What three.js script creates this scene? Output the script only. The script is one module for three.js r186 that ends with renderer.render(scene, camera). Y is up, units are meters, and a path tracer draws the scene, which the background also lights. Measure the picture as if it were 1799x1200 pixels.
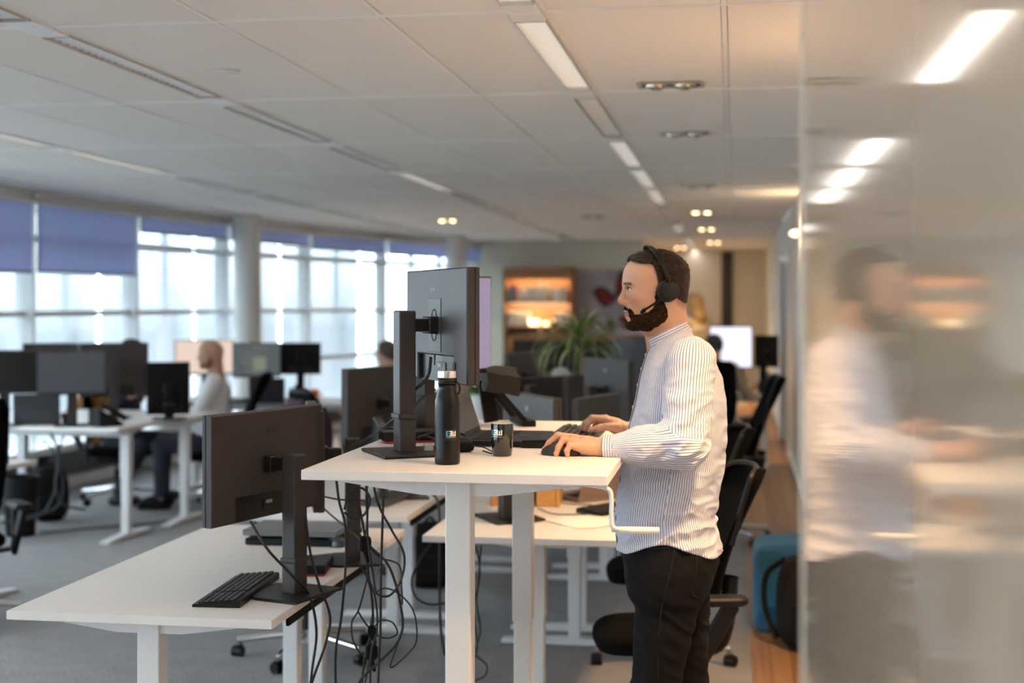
import * as THREE from 'three';
import { RoundedBoxGeometry } from 'three/addons/geometries/RoundedBoxGeometry.js';
import { mergeGeometries } from 'three/addons/utils/BufferGeometryUtils.js';
import { RectAreaLightUniformsLib } from 'three/addons/lights/RectAreaLightUniformsLib.js';
import { ImprovedNoise } from 'three/addons/math/ImprovedNoise.js';

// ---------- camera, sky, exposure ----------
RectAreaLightUniformsLib.init();
const scene = new THREE.Scene();
const D2R = Math.PI / 180;
const camera = new THREE.PerspectiveCamera(2 * Math.atan(600 / 2450) / D2R, 1799 / 1200, 0.05, 200);
camera.position.set(0, 1.65, 0);
camera.rotation.set(0, 9 * D2R, 0);
camera.setViewOffset(1799, 1200, 0, 67, 1799, 1200);
camera.focus = 3.85;
camera.userData.fStop = camera.getFocalLength() / 24;
scene.background = new THREE.Color(0.80, 0.92, 1.0);
scene.backgroundIntensity = 15;
const renderer = new THREE.WebGLRenderer({ antialias: true });
renderer.toneMapping = THREE.LinearToneMapping;
renderer.toneMappingExposure = 1.0;
renderer.shadowMap.enabled = true;
const FIXTURE_LIGHT = 8.5, FIXTURE_GLOW = 2.4, SPOT = 5;

// ---------- helpers ----------
let seed = 7;
const rnd = () => { seed = (seed * 1664525 + 1013904223) >>> 0; return seed / 4294967296; };
const rr = (a, b) => a + (b - a) * rnd();
const noiseGen = new ImprovedNoise();
const noise = (x, y, z) => noiseGen.noise(x, y, z);
const V = (x, y, z) => new THREE.Vector3(x, y, z);
const taken = new Map();
function numbered(n) { const k = taken.get(n) ?? 0; taken.set(n, k + 1); return k ? n + '_' + String(k).padStart(3, '0') : n; }
function clean(g) {
  if (g.index) g = g.toNonIndexed();
  for (const k of Object.keys(g.attributes)) if (!['position', 'normal', 'uv'].includes(k)) g.deleteAttribute(k);
  if (!g.attributes.normal) g.computeVertexNormals();
  if (!g.attributes.uv) g.setAttribute('uv', new THREE.BufferAttribute(new Float32Array(g.attributes.position.count * 2), 2));
  g.morphAttributes = {}; g.clearGroups();
  return g;
}
const mg = (list) => Array.isArray(list) ? (list.length === 1 ? list[0] : mergeGeometries(list.map(clean))) : list;
// a box with softened edges; uv in metres
function bx(w, h, d, x = 0, y = 0, z = 0, r = 0.003) {
  const g = r > 0 ? new RoundedBoxGeometry(w, h, d, 1, Math.min(r, w / 2.2, h / 2.2, d / 2.2)) : new THREE.BoxGeometry(w, h, d);
  return g.translate(x, y, z);
}
function cy(r1, r2, h, x = 0, y = 0, z = 0, axis = 'y', seg = 20) {
  const g = new THREE.CylinderGeometry(r1, r2, h, seg);
  if (axis === 'x') g.rotateZ(Math.PI / 2); if (axis === 'z') g.rotateX(Math.PI / 2);
  return g.translate(x, y, z);
}
const sp = (r, x, y, z, sx = 1, sy = 1, sz = 1) => new THREE.SphereGeometry(r, 20, 14).scale(sx, sy, sz).translate(x, y, z);
function tube(pts, r, n = 0, seg = 8, closed = false) {
  const c = new THREE.CatmullRomCurve3(pts.map((p) => p.isVector3 ? p : V(...p)), closed, 'centripetal');
  return new THREE.TubeGeometry(c, n || pts.length * 8, r, seg, closed);
}
const lathe = (prof, seg = 32) => new THREE.LatheGeometry(prof.map((p) => new THREE.Vector2(p[0], p[1])), seg);
function poly(pts) { const s = new THREE.Shape(); pts.forEach((p, i) => i ? s.lineTo(p[0], p[1]) : s.moveTo(p[0], p[1])); s.closePath(); return s; }
function ext(pts, depth, bev = 0.002, center = true) {
  const g = new THREE.ExtrudeGeometry(pts instanceof THREE.Shape ? pts : poly(pts), { depth: depth - 2 * bev, bevelEnabled: bev > 0, bevelSize: bev, bevelThickness: bev, bevelOffset: -bev, bevelSegments: 1, curveSegments: 10 });
  return g.translate(0, 0, bev - (center ? depth / 2 : 0));
}
function rrect(w, h, r) {
  const s = new THREE.Shape(), x = -w / 2, y = -h / 2;
  s.moveTo(x + r, y); s.lineTo(x + w - r, y); s.absarc(x + w - r, y + r, r, -Math.PI / 2, 0); s.lineTo(x + w, y + h - r); s.absarc(x + w - r, y + h - r, r, 0, Math.PI / 2);
  s.lineTo(x + r, y + h); s.absarc(x + r, y + h - r, r, Math.PI / 2, Math.PI); s.lineTo(x, y + r); s.absarc(x + r, y + r, r, Math.PI, 1.5 * Math.PI);
  return s;
}
// a bar between two points
function bar(a, b, w, h, r = 0.003) {
  const A = V(...a), B = V(...b), d = B.clone().sub(A), g = bx(w, h, d.length(), 0, 0, 0, r);
  const o = new THREE.Object3D(); o.position.copy(A).add(B).multiplyScalar(0.5); o.lookAt(B); o.updateMatrix();
  return g.applyMatrix4(o.matrix);
}
function rod(a, b, r1, r2 = r1, seg = 12) {
  const A = V(...a), B = V(...b), d = B.clone().sub(A), g = new THREE.CylinderGeometry(r2, r1, d.length(), seg).rotateX(Math.PI / 2);
  const o = new THREE.Object3D(); o.position.copy(A).add(B).multiplyScalar(0.5); o.lookAt(B); o.updateMatrix();
  return g.applyMatrix4(o.matrix);
}
function mesh(name, geos, m, parent) {
  const o = new THREE.Mesh(mg(geos), m); o.name = parent ? name : numbered(name); o.castShadow = o.receiveShadow = true; (parent ?? scene).add(o); return o;
}
function thing(name, label, category, pos = [0, 0, 0], turn = 0, group) {
  const o = new THREE.Group(); o.name = numbered(name); scene.add(o); o.position.set(...pos); o.rotation.y = turn;
  o.userData = { label, category }; if (group) o.userData.group = group;
  return o;
}
function tag(o, label, category, group) { o.userData.label = label; o.userData.category = category; if (group) o.userData.group = group; return o; }
function struct(name, geos, m, parent) { const o = mesh(name, geos, m, parent); if (!parent) o.userData.kind = 'structure'; return o; }
function sgroup(name, pos = [0, 0, 0], turn = 0) { const o = new THREE.Group(); o.name = numbered(name); o.userData.kind = 'structure'; scene.add(o); o.position.set(...pos); o.rotation.y = turn; return o; }
function dup(root, pos, turn, label, group) {
  const r = root.clone(); r.name = numbered(root.name.replace(/_\d{3}$/, '')); scene.add(r); if (pos) r.position.set(...pos); if (turn !== undefined) r.rotation.y = turn;
  r.userData = { ...root.userData }; if (label) r.userData.label = label; if (group) r.userData.group = group; else delete r.userData.group;
  return r;
}
// ---------- materials ----------
const col = (c) => Array.isArray(c) ? new THREE.Color().setRGB(...c) : new THREE.Color(c);
function mt(name, c, rough = 0.6, o = {}) { const m = new THREE.MeshPhysicalMaterial({ color: col(c), roughness: rough, ...o }); m.name = name; return m; }
function dataTex(n, f, srgb, rx = 1, ry = 1, comps = 4) {
  const a = new Uint8Array(n * n * 4);
  for (let y = 0; y < n; y++) for (let x = 0; x < n; x++) { const v = f(x / n, y / n), i = (y * n + x) * 4; for (let c = 0; c < 3; c++) a[i + c] = Math.max(0, Math.min(255, (Array.isArray(v) ? v[c] : v) * 255)); a[i + 3] = 255; }
  const t = new THREE.DataTexture(a, n, n); t.wrapS = t.wrapT = THREE.RepeatWrapping; t.magFilter = THREE.LinearFilter; t.repeat.set(rx, ry); if (srgb) t.colorSpace = THREE.SRGBColorSpace; t.needsUpdate = true; return t;
}
function canvasTex(w, h, draw) { const c = document.createElement('canvas'); c.width = w; c.height = h; draw(c.getContext('2d'), w, h); const t = new THREE.CanvasTexture(c); t.colorSpace = THREE.SRGBColorSpace; t.needsUpdate = true; return t; }
const grainTex = dataTex(256, () => 0.5 + rr(-0.5, 0.5), false, 1, 1);
const MAT = {
  carpet: null,
  tile: mt('ceiling tile', [0.88, 0.835, 0.785], 0.95),
  rail: mt('ceiling rail', [0.93, 0.925, 0.91], 0.38),
  whitePaint: mt('white paint', [0.74, 0.74, 0.72], 0.7),
  frame: mt('window frame paint', [0.74, 0.77, 0.78], 0.45),
  desk: mt('white desk laminate', [0.80, 0.775, 0.75], 0.42),
  legs: mt('white metal', [0.74, 0.745, 0.75], 0.4),
  black: mt('black plastic', [0.008, 0.008, 0.009], 0.45, { specularIntensity: 0.5 }),
  blackSoft: mt('matt black', [0.007, 0.007, 0.0075], 0.8, { specularIntensity: 0.5 }),
  monitor: mt('monitor shell', [0.042, 0.035, 0.034], 0.5, { specularIntensity: 0.7 }),
  monitorDark: mt('monitor dark', [0.013, 0.0125, 0.013], 0.42, { specularIntensity: 0.6 }),
  screenOff: mt('dark screen', [0.012, 0.013, 0.015], 0.25),
  chrome: mt('polished metal', [0.75, 0.75, 0.76], 0.18, { metalness: 1 }),
  steel: mt('brushed steel', [0.62, 0.6, 0.57], 0.32, { metalness: 1 }),
  glass: mt('window glass', [0.97, 0.99, 1], 0.0, { transmission: 1, thickness: 0, ior: 1.45 }),
  greenGrey: mt('green grey wall paint', [0.70, 0.71, 0.61], 0.85),
  beigeWall: mt('beige wall paint', [0.66, 0.60, 0.53], 0.85),
  brown: mt('dark brown panel', [0.035, 0.026, 0.021], 0.5),
  oak: null, planks: [],
  fabricBlack: mt('black fabric', [0.0032, 0.0032, 0.0037], 0.95, { specularIntensity: 0.15 }),
  cable: mt('cable sheath', [0.008, 0.008, 0.009], 0.5),
};
MAT.carpet = mt('grey carpet', [1, 1, 1], 0.97, {
  map: dataTex(512, (u, v) => { const n = 0.5 + 0.25 * noise(u * 8, v * 8, 3.1) + rr(-0.14, 0.14) + 0.06 * noise(u * 3, v * 90, 9); const k = 0.505 + 0.12 * n; return [k * 0.98, k * 0.97, k * 0.98]; }, true),
  bumpMap: grainTex, bumpScale: 0.004,
});
const woodTex = (base, k) => dataTex(256, (u, v) => { const g = noise(u * 2, v * 40, k) * 0.5 + noise(u * 5, v * 130, k + 4) * 0.35 + rr(-0.08, 0.08); return base.map((c) => c * (1 + 0.22 * g)); }, true);
MAT.oak = mt('oak veneer', [1, 1, 1], 0.45, { map: woodTex([0.62, 0.44, 0.28], 1.7) });
MAT.bamboo = mt('bamboo', [1, 1, 1], 0.5, { map: woodTex([0.78, 0.58, 0.33], 5.3) });
for (let i = 0; i < 3; i++) MAT.planks.push(mt('floor plank', [1, 1, 1], 0.38, { map: woodTex([[0.60, 0.44, 0.29], [0.56, 0.405, 0.26], [0.64, 0.48, 0.33]][i], 2.3 + i) }));
// ---------- the room ----------
const CH = 2.63;                                       // ceiling height
// window line: straight beside the desks, then curving in towards the back
const NODES = [[-6.02, 3.4], [-6.03, 1.57], [-6.04, -0.26], [-6.05, -2.09], [-6.05, -3.92], [-6.05, -5.75], [-6.05, -7.58], [-6.05, -9.41], [-6.05, -11.24], [-5.93, -13.1], [-5.68, -14.95], [-5.35, -16.95], [-4.87, -18.95], [-4.27, -20.95], [-4.0, -21.75]];
struct('floor', bx(9.4, 0.2, 31.5, -3.4, -0.1, -11.9, 0), (() => { const m = MAT.carpet; return m; })());
scene.children.at(-1).geometry.attributes.uv.needsUpdate = true;
{ const g = scene.children.at(-1).geometry, p = g.attributes.position, uv = g.attributes.uv; for (let i = 0; i < p.count; i++) uv.setXY(i, p.getX(i) / 1.2, p.getZ(i) / 1.2); }
// wooden walkway of narrow boards along the right wall
const walk = sgroup('floor_walkway');
for (let c = 0; c < 7; c++) for (let k = 0; k < 15; k++) {
  const L = 1.56, z0 = 0.8 - k * L - (c * 0.61 % L), w = 0.088;
  const g = bx(w - 0.002, 0.006, L - 0.003, 0.085 + w * (c + 0.5), 0.004, z0 - L / 2, 0.001);
  const p = g.attributes.position, uv = g.attributes.uv; for (let i = 0; i < p.count; i++) uv.setXY(i, p.getZ(i) * 0.6 + c * 0.37, p.getX(i) * 1.0 + k * 0.21);
  mesh('plank', g, MAT.planks[(c * 5 + k * 3) % 3], walk);
}
const wall = (name, x0, z0, x1, z1, h, m, t = 0.12, y0 = 0) => { const L = Math.hypot(x1 - x0, z1 - z0); const o = struct(name, bx(L, h, t, 0, y0 + h / 2, 0, 0.004), m); o.position.set((x0 + x1) / 2, 0, (z0 + z1) / 2); o.rotation.y = -Math.atan2(z1 - z0, x1 - x0); return o; };
wall('wall_behind', -6.3, 3.5, 1.3, 3.5, 2.9, MAT.whitePaint);
wall('wall_back', -4.3, -21.82, -1.37, -21.82, 2.66, MAT.greenGrey);
wall('wall_back_side', -1.43, -21.88, -1.43, -26.1, 2.66, MAT.greenGrey);
wall('wall_back_right', -1.5, -26.1, 0.9, -26.1, 2.66, MAT.beigeWall);
mesh('trim_1', bx(0.2, 2.6, 0.05, -0.105, 1.3, -26.01), MAT.brown).userData.kind = 'structure';
const RW = 0.66;
wall('wall_right', RW, 3.5, RW, -15.1, 2.66, MAT.beigeWall);
wall('wall_right_far', RW, -17.3, RW, -26.2, 2.66, MAT.whitePaint);
wall('wall_right_over_door', RW, -15.1, RW, -17.3, 0.45, MAT.whitePaint, 0.12, 2.2);
{ const d = sgroup('door_1', [0.66, 0, -16.2], 0);
  mesh('door_leaf', bx(0.05, 2.18, 2.0, 0.02, 1.09, 0), mt('olive door', [0.16, 0.125, 0.08], 0.5), d);
  for (const s of [-1, 1]) mesh('frame', bx(0.17, 2.22, 0.09, -0.01, 1.11, s * 1.05), MAT.whitePaint, d);
  mesh('handle', [cy(0.009, 0.009, 0.07, -0.03, 1.05, 0.86, 'x'), cy(0.009, 0.009, 0.13, -0.06, 1.05, 0.8, 'z')], MAT.steel, d); }
mesh('baseboard_right', bx(0.02, 0.08, 18.5, RW - 0.065, 0.04, -5.8), MAT.whitePaint).userData.kind = 'structure';
mesh('baseboard_back', bx(1.4, 0.08, 0.02, 0.0, 0.04, -26.03), MAT.brown).userData.kind = 'structure';

// glossy partition panel right beside the camera: it mirrors the office softly
{ const p = sgroup('wall_partition', [0.083, 0, -0.52]);
  mesh('board', bx(0.05, 2.6, 2.36, 0.025, 1.31, 0, 0.004), mt('glossy cream board', [0.43, 0.32, 0.235], 0.068, { ior: 1.5, specularIntensity: 0.75 }), p);
  mesh('end_trim', bx(0.056, 2.6, 0.02, 0.026, 1.31, -1.19, 0.003), mt('cream trim', [0.55, 0.46, 0.36], 0.4), p); }

// ceiling: slab, rails and tiles
const ceil = struct('ceiling', bx(9.6, 0.2, 31.5, -3.4, CH + 0.17, -11.9, 0), MAT.whitePaint);
const XC = [[-0.635, -0.03], [-0.03, 0.6], [-1.19, -0.755], [-1.79, -1.19], [-2.395, -1.79], [-2.98, -2.515], [-3.57, -2.98], [-4.17, -3.57], [-4.75, -4.29], [-5.35, -4.75], [-5.97, -5.35]];
const ZJ = []; for (let k = -4; k <= 12; k++) ZJ.push(-4.64 - 1.83 * k);
const facX = (z) => { for (let i = 0; i + 1 < NODES.length; i++) { const [a, b] = [NODES[i], NODES[i + 1]]; if (z <= a[1] && z >= b[1]) return a[0] + (b[0] - a[0]) * (a[1] - z) / (a[1] - b[1]); } return z > 0 ? -6 : -4.2; };
const tileGeos = new Map(), tileMats = [MAT.tile, mt('ceiling tile', [0.89, 0.845, 0.795], 0.95), mt('ceiling tile', [0.87, 0.825, 0.775], 0.95)];
for (let k = 0; k + 1 < ZJ.length; k++) XC.forEach(([a, b], c) => {
  const z = (ZJ[k] + ZJ[k + 1]) / 2; if ((a + b) / 2 < facX(z) + 0.1) return;
  const w = b - a - 0.022, key = w.toFixed(3); if (!tileGeos.has(key)) tileGeos.set(key, bx(w, 0.018, 1.83 - 0.036, 0, 0, 0, 0.004));
  const o = new THREE.Mesh(tileGeos.get(key), tileMats[(k * 7 + c * 5) % 3]); o.name = 'tile'; o.castShadow = o.receiveShadow = true; o.position.set((a + b) / 2, CH + 0.0125, z); ceil.add(o);
});
for (const z of ZJ) { const x0 = facX(z) + 0.05; mesh('rail', bx(0.62 - x0, 0.03, 0.031, (0.62 + x0) / 2, CH + 0.0155, z, 0.002), MAT.rail, ceil); }
for (const x of [-0.03, -0.628, -0.762, -1.19, -1.79, -2.388, -2.522, -2.98, -3.57, -4.163, -4.297, -4.75, -5.35]) {
  let z1 = -26.5; for (let z = -10; z > -26.5; z -= 0.25) if (facX(z) > x - 0.05 && z < -11) { z1 = z; break; }
  mesh('rail', bx(0.018, 0.03, 3.4 - z1, x, CH + 0.0165, (3.4 + z1) / 2, 0.002), MAT.rail, ceil);
}
// light strips
const glowMat = mt('lit tube cover', [0.9, 0.9, 0.88], 0.6, { emissive: new THREE.Color(1, 0.93, 0.83), emissiveIntensity: FIXTURE_GLOW });
const dullMat = mt('unlit tube cover', [0.82, 0.86, 0.88], 0.4);
const louvreMat = mt('louvre aluminium', [0.92, 0.93, 0.94], 0.3, { metalness: 0.4 });
const housingMat = mt('light housing', [0.55, 0.53, 0.5], 0.5);
function makeStrip(lit) {
  const t = thing('ceiling_light', 'x', 'ceiling light');
  mesh('housing', [bx(0.004, 0.05, 1.54, -0.054, 0.03, 0, 0), bx(0.004, 0.05, 1.54, 0.054, 0.03, 0, 0), bx(0.11, 0.05, 0.004, 0, 0.03, 0.77, 0), bx(0.11, 0.05, 0.004, 0, 0.03, -0.77, 0)], housingMat, t);
  mesh('diffuser', bx(0.098, 0.01, 1.52, 0, 0.045, 0, 0.002), lit ? glowMat : dullMat, t);
  const bl = []; for (let i = 0; i < 26; i++) bl.push(ext([[-0.014, 0.034], [0.014, 0.034], [0.0015, 0.012], [-0.0015, 0.012]], 0.098, 0).rotateY(Math.PI / 2).translate(0, 0, -0.74 + i * 0.0592));
  mesh('louvre', bl, lit ? MAT.rail : louvreMat, t).userData.kind = 'stuff';
  for (const s of [-1, 1]) mesh('end_plate', bx(0.112, 0.012, 0.13, 0, 0.012, s * 0.842, 0.002), MAT.rail, t);
  return t;
}
const stripLit = makeStrip(true), stripDull = makeStrip(false);
let usedLit = false, usedDull = false;
function putStrip(x, k, lit, label, group) {
  const z = -4.64 - 1.83 * k - 0.925, pos = [x, CH - 0.010, z]; let o;
  if (lit) { o = usedLit ? dup(stripLit, pos, 0, label, group) : stripLit; usedLit = true; } else { o = usedDull ? dup(stripDull, pos, 0, label, group) : stripDull; usedDull = true; }
  o.position.set(...pos); o.userData.label = label; if (group) o.userData.group = group;
  if (lit) { const l = new THREE.RectAreaLight(new THREE.Color(1, 0.91, 0.81), FIXTURE_LIGHT, 0.09, 1.5); l.position.set(x, CH - 0.012, z); l.lookAt(x, 0, z); l.name = 'ceiling_light_glow'; scene.add(l); }
}
const GR = 'fluorescent fittings of the right ceiling strip', GL = 'dark fittings of the left ceiling strip';
putStrip(-0.695, -1, true, 'lit louvred ceiling light cut off by the top edge, right strip');
putStrip(-0.695, 0, true, 'largest lit louvred ceiling light in the right strip, fully in view');
putStrip(-0.695, 1, false, 'unlit bluish ceiling light between the lit ones of the right strip');
putStrip(-0.695, 2, true, 'second lit louvred light of the right strip, just past the unlit one');
putStrip(-0.695, 3, true, 'middle one of three lit lights beyond the unlit one, right strip');
putStrip(-0.695, 4, true, 'smallest of three lit lights in a row, right strip');
for (const k of [5, 6, 8]) putStrip(-0.695, k, false, 'far unlit ceiling light at the end of the right strip', GR);
for (const k of [7, 9, 10, 11]) putStrip(-0.695, k, true, 'far small lit ceiling light at the end of the right strip', 'far lit fittings of the right strip');
putStrip(-2.455, -1, false, 'unlit louvred ceiling light at the upper left corner of the picture');
putStrip(-2.455, 0, false, 'long unlit louvred ceiling light with visible blades, left strip');
putStrip(-2.455, 1, false, 'second unlit louvred light of the left strip, after the long one');
putStrip(-2.455, 2, false, 'third unlit louvred light of the left strip, before the lit one');
putStrip(-2.455, 3, true, 'only lit ceiling light in the left strip');
for (const k of [4, 5, 6, 7]) putStrip(-2.455, k, false, 'far unlit ceiling light at the end of the left strip', GL);
putStrip(-4.23, 2, true, 'lit ceiling light nearest the windows at the left edge');
for (const k of [3, 4, 5, 6]) putStrip(-4.23, k, false, 'unlit ceiling light of the strip nearest the windows', 'unlit fittings nearest the windows');
// lights over the near, unseen part of the room
for (const [x, k] of [[-0.695, -2], [-0.695, -3], [-2.455, -2], [-2.455, -3], [-0.695, -4], [-2.455, -4], [-4.23, 0], [-4.23, 1], [-4.23, -1], [-4.23, -2], [-4.23, -3]]) putStrip(x, k, true, 'lit louvred ceiling light above the camera side of the office', 'lit fittings above the camera');

// twin spotlights in square frames
const spotGlow = mt('warm lamp glow', [1, 0.8, 0.5], 0.5, { emissive: new THREE.Color(1, 0.70, 0.36), emissiveIntensity: 9 });
const spotDark = mt('spot recess', [0.02, 0.018, 0.015], 0.5), spotDish = mt('spot reflector', [0.55, 0.5, 0.42], 0.25, { metalness: 0.8 });
function makeSpots(lit) {
  const t = thing('spotlight', 'x', 'spotlight');
  mesh('frame', [bx(0.30, 0.006, 0.02, 0, 0, 0.065), bx(0.30, 0.006, 0.02, 0, 0, -0.065), bx(0.02, 0.006, 0.12, -0.14, 0, 0), bx(0.02, 0.006, 0.12, 0.14, 0, 0)], mt('spot frame', [0.55, 0.55, 0.52], 0.35, { metalness: 0.5 }), t);
  mesh('recess', bx(0.27, 0.004, 0.12, 0, 0.006, 0, 0), spotDark, t);
  for (const s of [-1, 1]) { const l = mesh('reflector', new THREE.LatheGeometry([[0.02, 0.012], [0.036, -0.004], [0.05, -0.014], [0.053, -0.014], [0.053, 0.0]].map((p) => new THREE.Vector2(...p)), 24).translate(s * 0.063, 0.006, 0), spotDish, t);
    mesh('lamp', sp(0.034, s * 0.063, -0.006, 0, 1, 0.5, 1), lit ? spotGlow : spotDish, l); }
  return t;
}
const spotsOff = makeSpots(false), spotsOn = makeSpots(true); let soff = false, son = false;
function putSpots(x, z, lit, label, group, power = SPOT, ang = 0.75) {
  const pos = [x, CH - 0.004, z]; let o;
  if (lit) { o = son ? dup(spotsOn, pos, 0, label, group) : spotsOn; son = true; } else { o = soff ? dup(spotsOff, pos, 0, label, group) : spotsOff; soff = true; }
  o.position.set(...pos); o.userData.label = label; if (group) o.userData.group = group;
  if (lit) for (const s of [-1, 1]) { const l = new THREE.SpotLight(new THREE.Color(1, 0.60, 0.27), power, 0, ang, 0.6, 2); l.position.set(x + s * 0.063, CH - 0.05, z); l.target.position.set(x + s * 0.063, 0, z); l.castShadow = true; l.shadow.radius = 2; l.name = 'spotlight_beam'; scene.add(l, l.target); }
}
putSpots(-0.275, -6.28, false, 'nearest unlit twin spotlight, right of the large lit ceiling light');
putSpots(-0.275, -8.12, false, 'second unlit twin spotlight in the row right of the lit strip');
putSpots(-0.275, -11.7, false, 'small third unlit twin spotlight in the row right of the lit strip');
putSpots(-0.34, -18.4, true, 'pair of bright warm spotlights above the far end of the office');
putSpots(-0.33, -15.0, true, 'warm spotlights just before the bright pair at the far end', undefined, 6);
putSpots(-0.3, -22.4, true, 'small warm spotlights deep in the passage at the far end', undefined, 14);
putSpots(-0.9, -24.4, true, 'smallest warm spotlights before the beige far wall', undefined, 14);
putSpots(-1.55, -15.6, false, 'unlit twin spotlight between the two ceiling light strips, far off');
putSpots(-3.3, -16.0, true, 'single warm spotlight glowing near the columns', undefined, 16);
for (const z of [-3.2, -5.2]) putSpots(0.40, z, true, 'warm twin spotlight over the wooden walkway', 'walkway spotlights', 10, 0.95);
{ const t = thing('wall_lamp', 'warm glowing lamp on the right wall beside the reflecting panel', 'wall lamp', [RW - 0.09, 2.27, -12.6]);
  mesh('lamp_shade', sp(0.06, -0.02, 0, 0, 0.9, 0.5, 1.9), mt('warm wall lamp', [1, 0.85, 0.6], 0.5, { emissive: new THREE.Color(1, 0.78, 0.5), emissiveIntensity: 4 }), t);
  mesh('bracket', bx(0.03, 0.05, 0.12, 0.015, 0, 0), MAT.whitePaint, t);
  const l = new THREE.PointLight(new THREE.Color(1, 0.7, 0.4), 0.8, 0, 2); l.position.set(RW - 0.11, 2.27, -12.6); l.castShadow = true; l.name = 'wall_lamp_glow'; scene.add(l); }

for (const [px, py, lab] of [[400, 126, 'flat pale sensor on a ceiling tile right of the left light strip'], [985, 428, 'small round ceiling camera before the green grey back wall'], [760, 381, 'small dark ceiling sensor right of the single warm spotlight']]) { const k = 0.98 * 2450 / (533 - py), c = Math.cos(9 * D2R), s = Math.sin(9 * D2R), u = (px - 899.5) / 2450 * k, t = thing('ceiling_sensor', lab, 'sensor', [-s * k + c * u, CH + 0.004, -c * k - s * u]); mesh('housing', lathe([[0, -0.012], [0.03, -0.011], [0.05, -0.006], [0.055, 0], [0, 0]], 24), mt('sensor plastic', [0.8, 0.76, 0.71], 0.6), t); mesh('lens', sp(0.006, 0, -0.011, 0), MAT.rail, t); }
// ---------- window wall ----------
const slatMat = mt('white louvre slat', [0.64, 0.67, 0.70], 0.6);
const blindMat = mt('lilac roller fabric', [0.54, 0.58, 0.78], 0.9, { transmission: 0.62, thickness: 0 });
const blindBar = mt('blind bar', [0.2, 0.21, 0.3], 0.5);
const H_TR = [0.95, 1.56, 2.22];
const blindLow = { 7: 1.92, 8: 1.93, 9: 2.37, 10: 2.37, 11: 2.35, 12: 2.34, 13: 2.3 };
for (let i = 0; i + 1 < NODES.length; i++) {
  const [ax, az] = NODES[i], [bx_, bz] = NODES[i + 1], L = Math.hypot(bx_ - ax, bz - az), turn = Math.atan2(bx_ - ax, bz - az) + Math.PI / 2;
  // local +x runs from the far node back to the near one, local +z points into the room
  const w = sgroup('window_' + (i + 1), [(ax + bx_) / 2, 0, (az + bz) / 2], turn + Math.PI);
  const flip = 1;
  mesh('mullion', [bx(0.07, 2.62, 0.14, -L / 2 + 0.035, 1.31, -0.02), bx(0.03, 2.62, 0.05, -L / 2 + 0.012, 1.31, 0.07)], MAT.frame, w);
  for (const h of H_TR) mesh('transom', bx(L - 0.07, 0.05, 0.07, 0.035, h, -0.02), MAT.frame, w);
  mesh('sill', [bx(L, 0.06, 0.24, 0, 0.36, 0.04), bx(L, 0.34, 0.1, 0, 0.17, -0.04)], MAT.frame, w);
  mesh('head', bx(L + 0.02, 0.17, 0.16, 0, CH - 0.0, 0.0), MAT.frame, w);
  mesh('soffit', bx(L + 0.08, 0.02, 0.30, 0, CH + 0.004, 0.22), MAT.whitePaint, w);
  const ys = [0.39, ...H_TR, CH - 0.08];
  for (let k = 0; k < 4; k++) mesh('pane', bx(L - 0.07, ys[k + 1] - ys[k] - 0.04, 0.004, 0.035, (ys[k] + ys[k + 1]) / 2, -0.03, 0), MAT.glass, w);
  const lv = thing('outside_louvre', 'white slatted sun louvre hanging outside the office windows', 'louvre', w.position.toArray(), turn + Math.PI, 'louvres outside the windows');
  const sl = [], n = i > 6 ? 58 : 29, pitch = 2.3 / n;
  for (let k = 0; k < n; k++) { const g = new THREE.BoxGeometry(L - 0.02, 0.0016, pitch * 1.22); g.rotateX(i > 11 ? 0.62 : i > 6 ? 0.89 : 0.4); sl.push(g.translate(0, 0.3 + k * pitch, -0.34)); }
  const s = mesh('slats', sl, slatMat, lv); s.userData.kind = 'stuff';
  mesh('post', [bx(0.07, 2.8, 0.06, L / 2 - 0.42, 1.2, -0.46)], mt('outer steel post', [0.45, 0.55, 0.62], 0.5), lv);
  if (i > 4) {
    const c = thing('convector', 'low dark convector box along the foot of the window wall', 'convector', w.position.toArray(), turn + Math.PI, 'convectors along the window wall');
    mesh('casing', bx(L - 0.3, 0.24, 0.1, 0, 0.24, 0.1), mt('convector grey', [0.06, 0.07, 0.08], 0.5), c); mesh('foot', bx(L - 0.3, 0.1, 0.12, 0, 0.055, 0.12), MAT.frame, c);
  }
  if (blindLow[i]) {
    const lab = { 7: 'long lilac roller blind cut off by the left edge of the picture', 8: 'long lilac roller blind pulled furthest down, fully in view', 9: 'short lilac roller blind just left of the first column', 10: 'short lilac roller blind just right of the first column', 11: 'short lilac roller blind in the middle between the two columns', 12: 'short lilac roller blind just left of the second column', 13: 'small lilac roller blind right of the second column' }[i];
    const b = thing('roller_blind', lab, 'blind', w.position.toArray(), turn + Math.PI), y = blindLow[i], W = L - 0.1;
    mesh('fabric', bx(W, CH - 0.09 - y, 0.002, 0.02, (CH - 0.09 + y) / 2, 0.09, 0), blindMat, b);
    mesh('bottom_bar', bx(W, 0.022, 0.014, 0.02, y, 0.09), blindBar, b);
    mesh('roller', cy(0.022, 0.022, W, 0.02, CH - 0.1, 0.092, 'x'), MAT.frame, b);
    mesh('chain', bx(0.006, CH - 0.12 - y, 0.006, -W / 2 - 0.02, (CH - 0.12 + y) / 2, 0.11, 0), MAT.whitePaint, b);
  }
}
struct('ground', bx(80, 0.2, 90, -46.1, -0.5, -12, 0), mt('pale terrace', [0.62, 0.62, 0.6], 0.9));
for (const [n, x, z] of [[1, -5.33, -14.85], [2, -3.98, -19.9]]) struct('column_' + n, [cy(0.15, 0.15, CH, x, CH / 2, z, 'y', 40), cy(0.165, 0.165, 0.04, x, 0.02, z, 'y', 40)], MAT.whitePaint);
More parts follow.
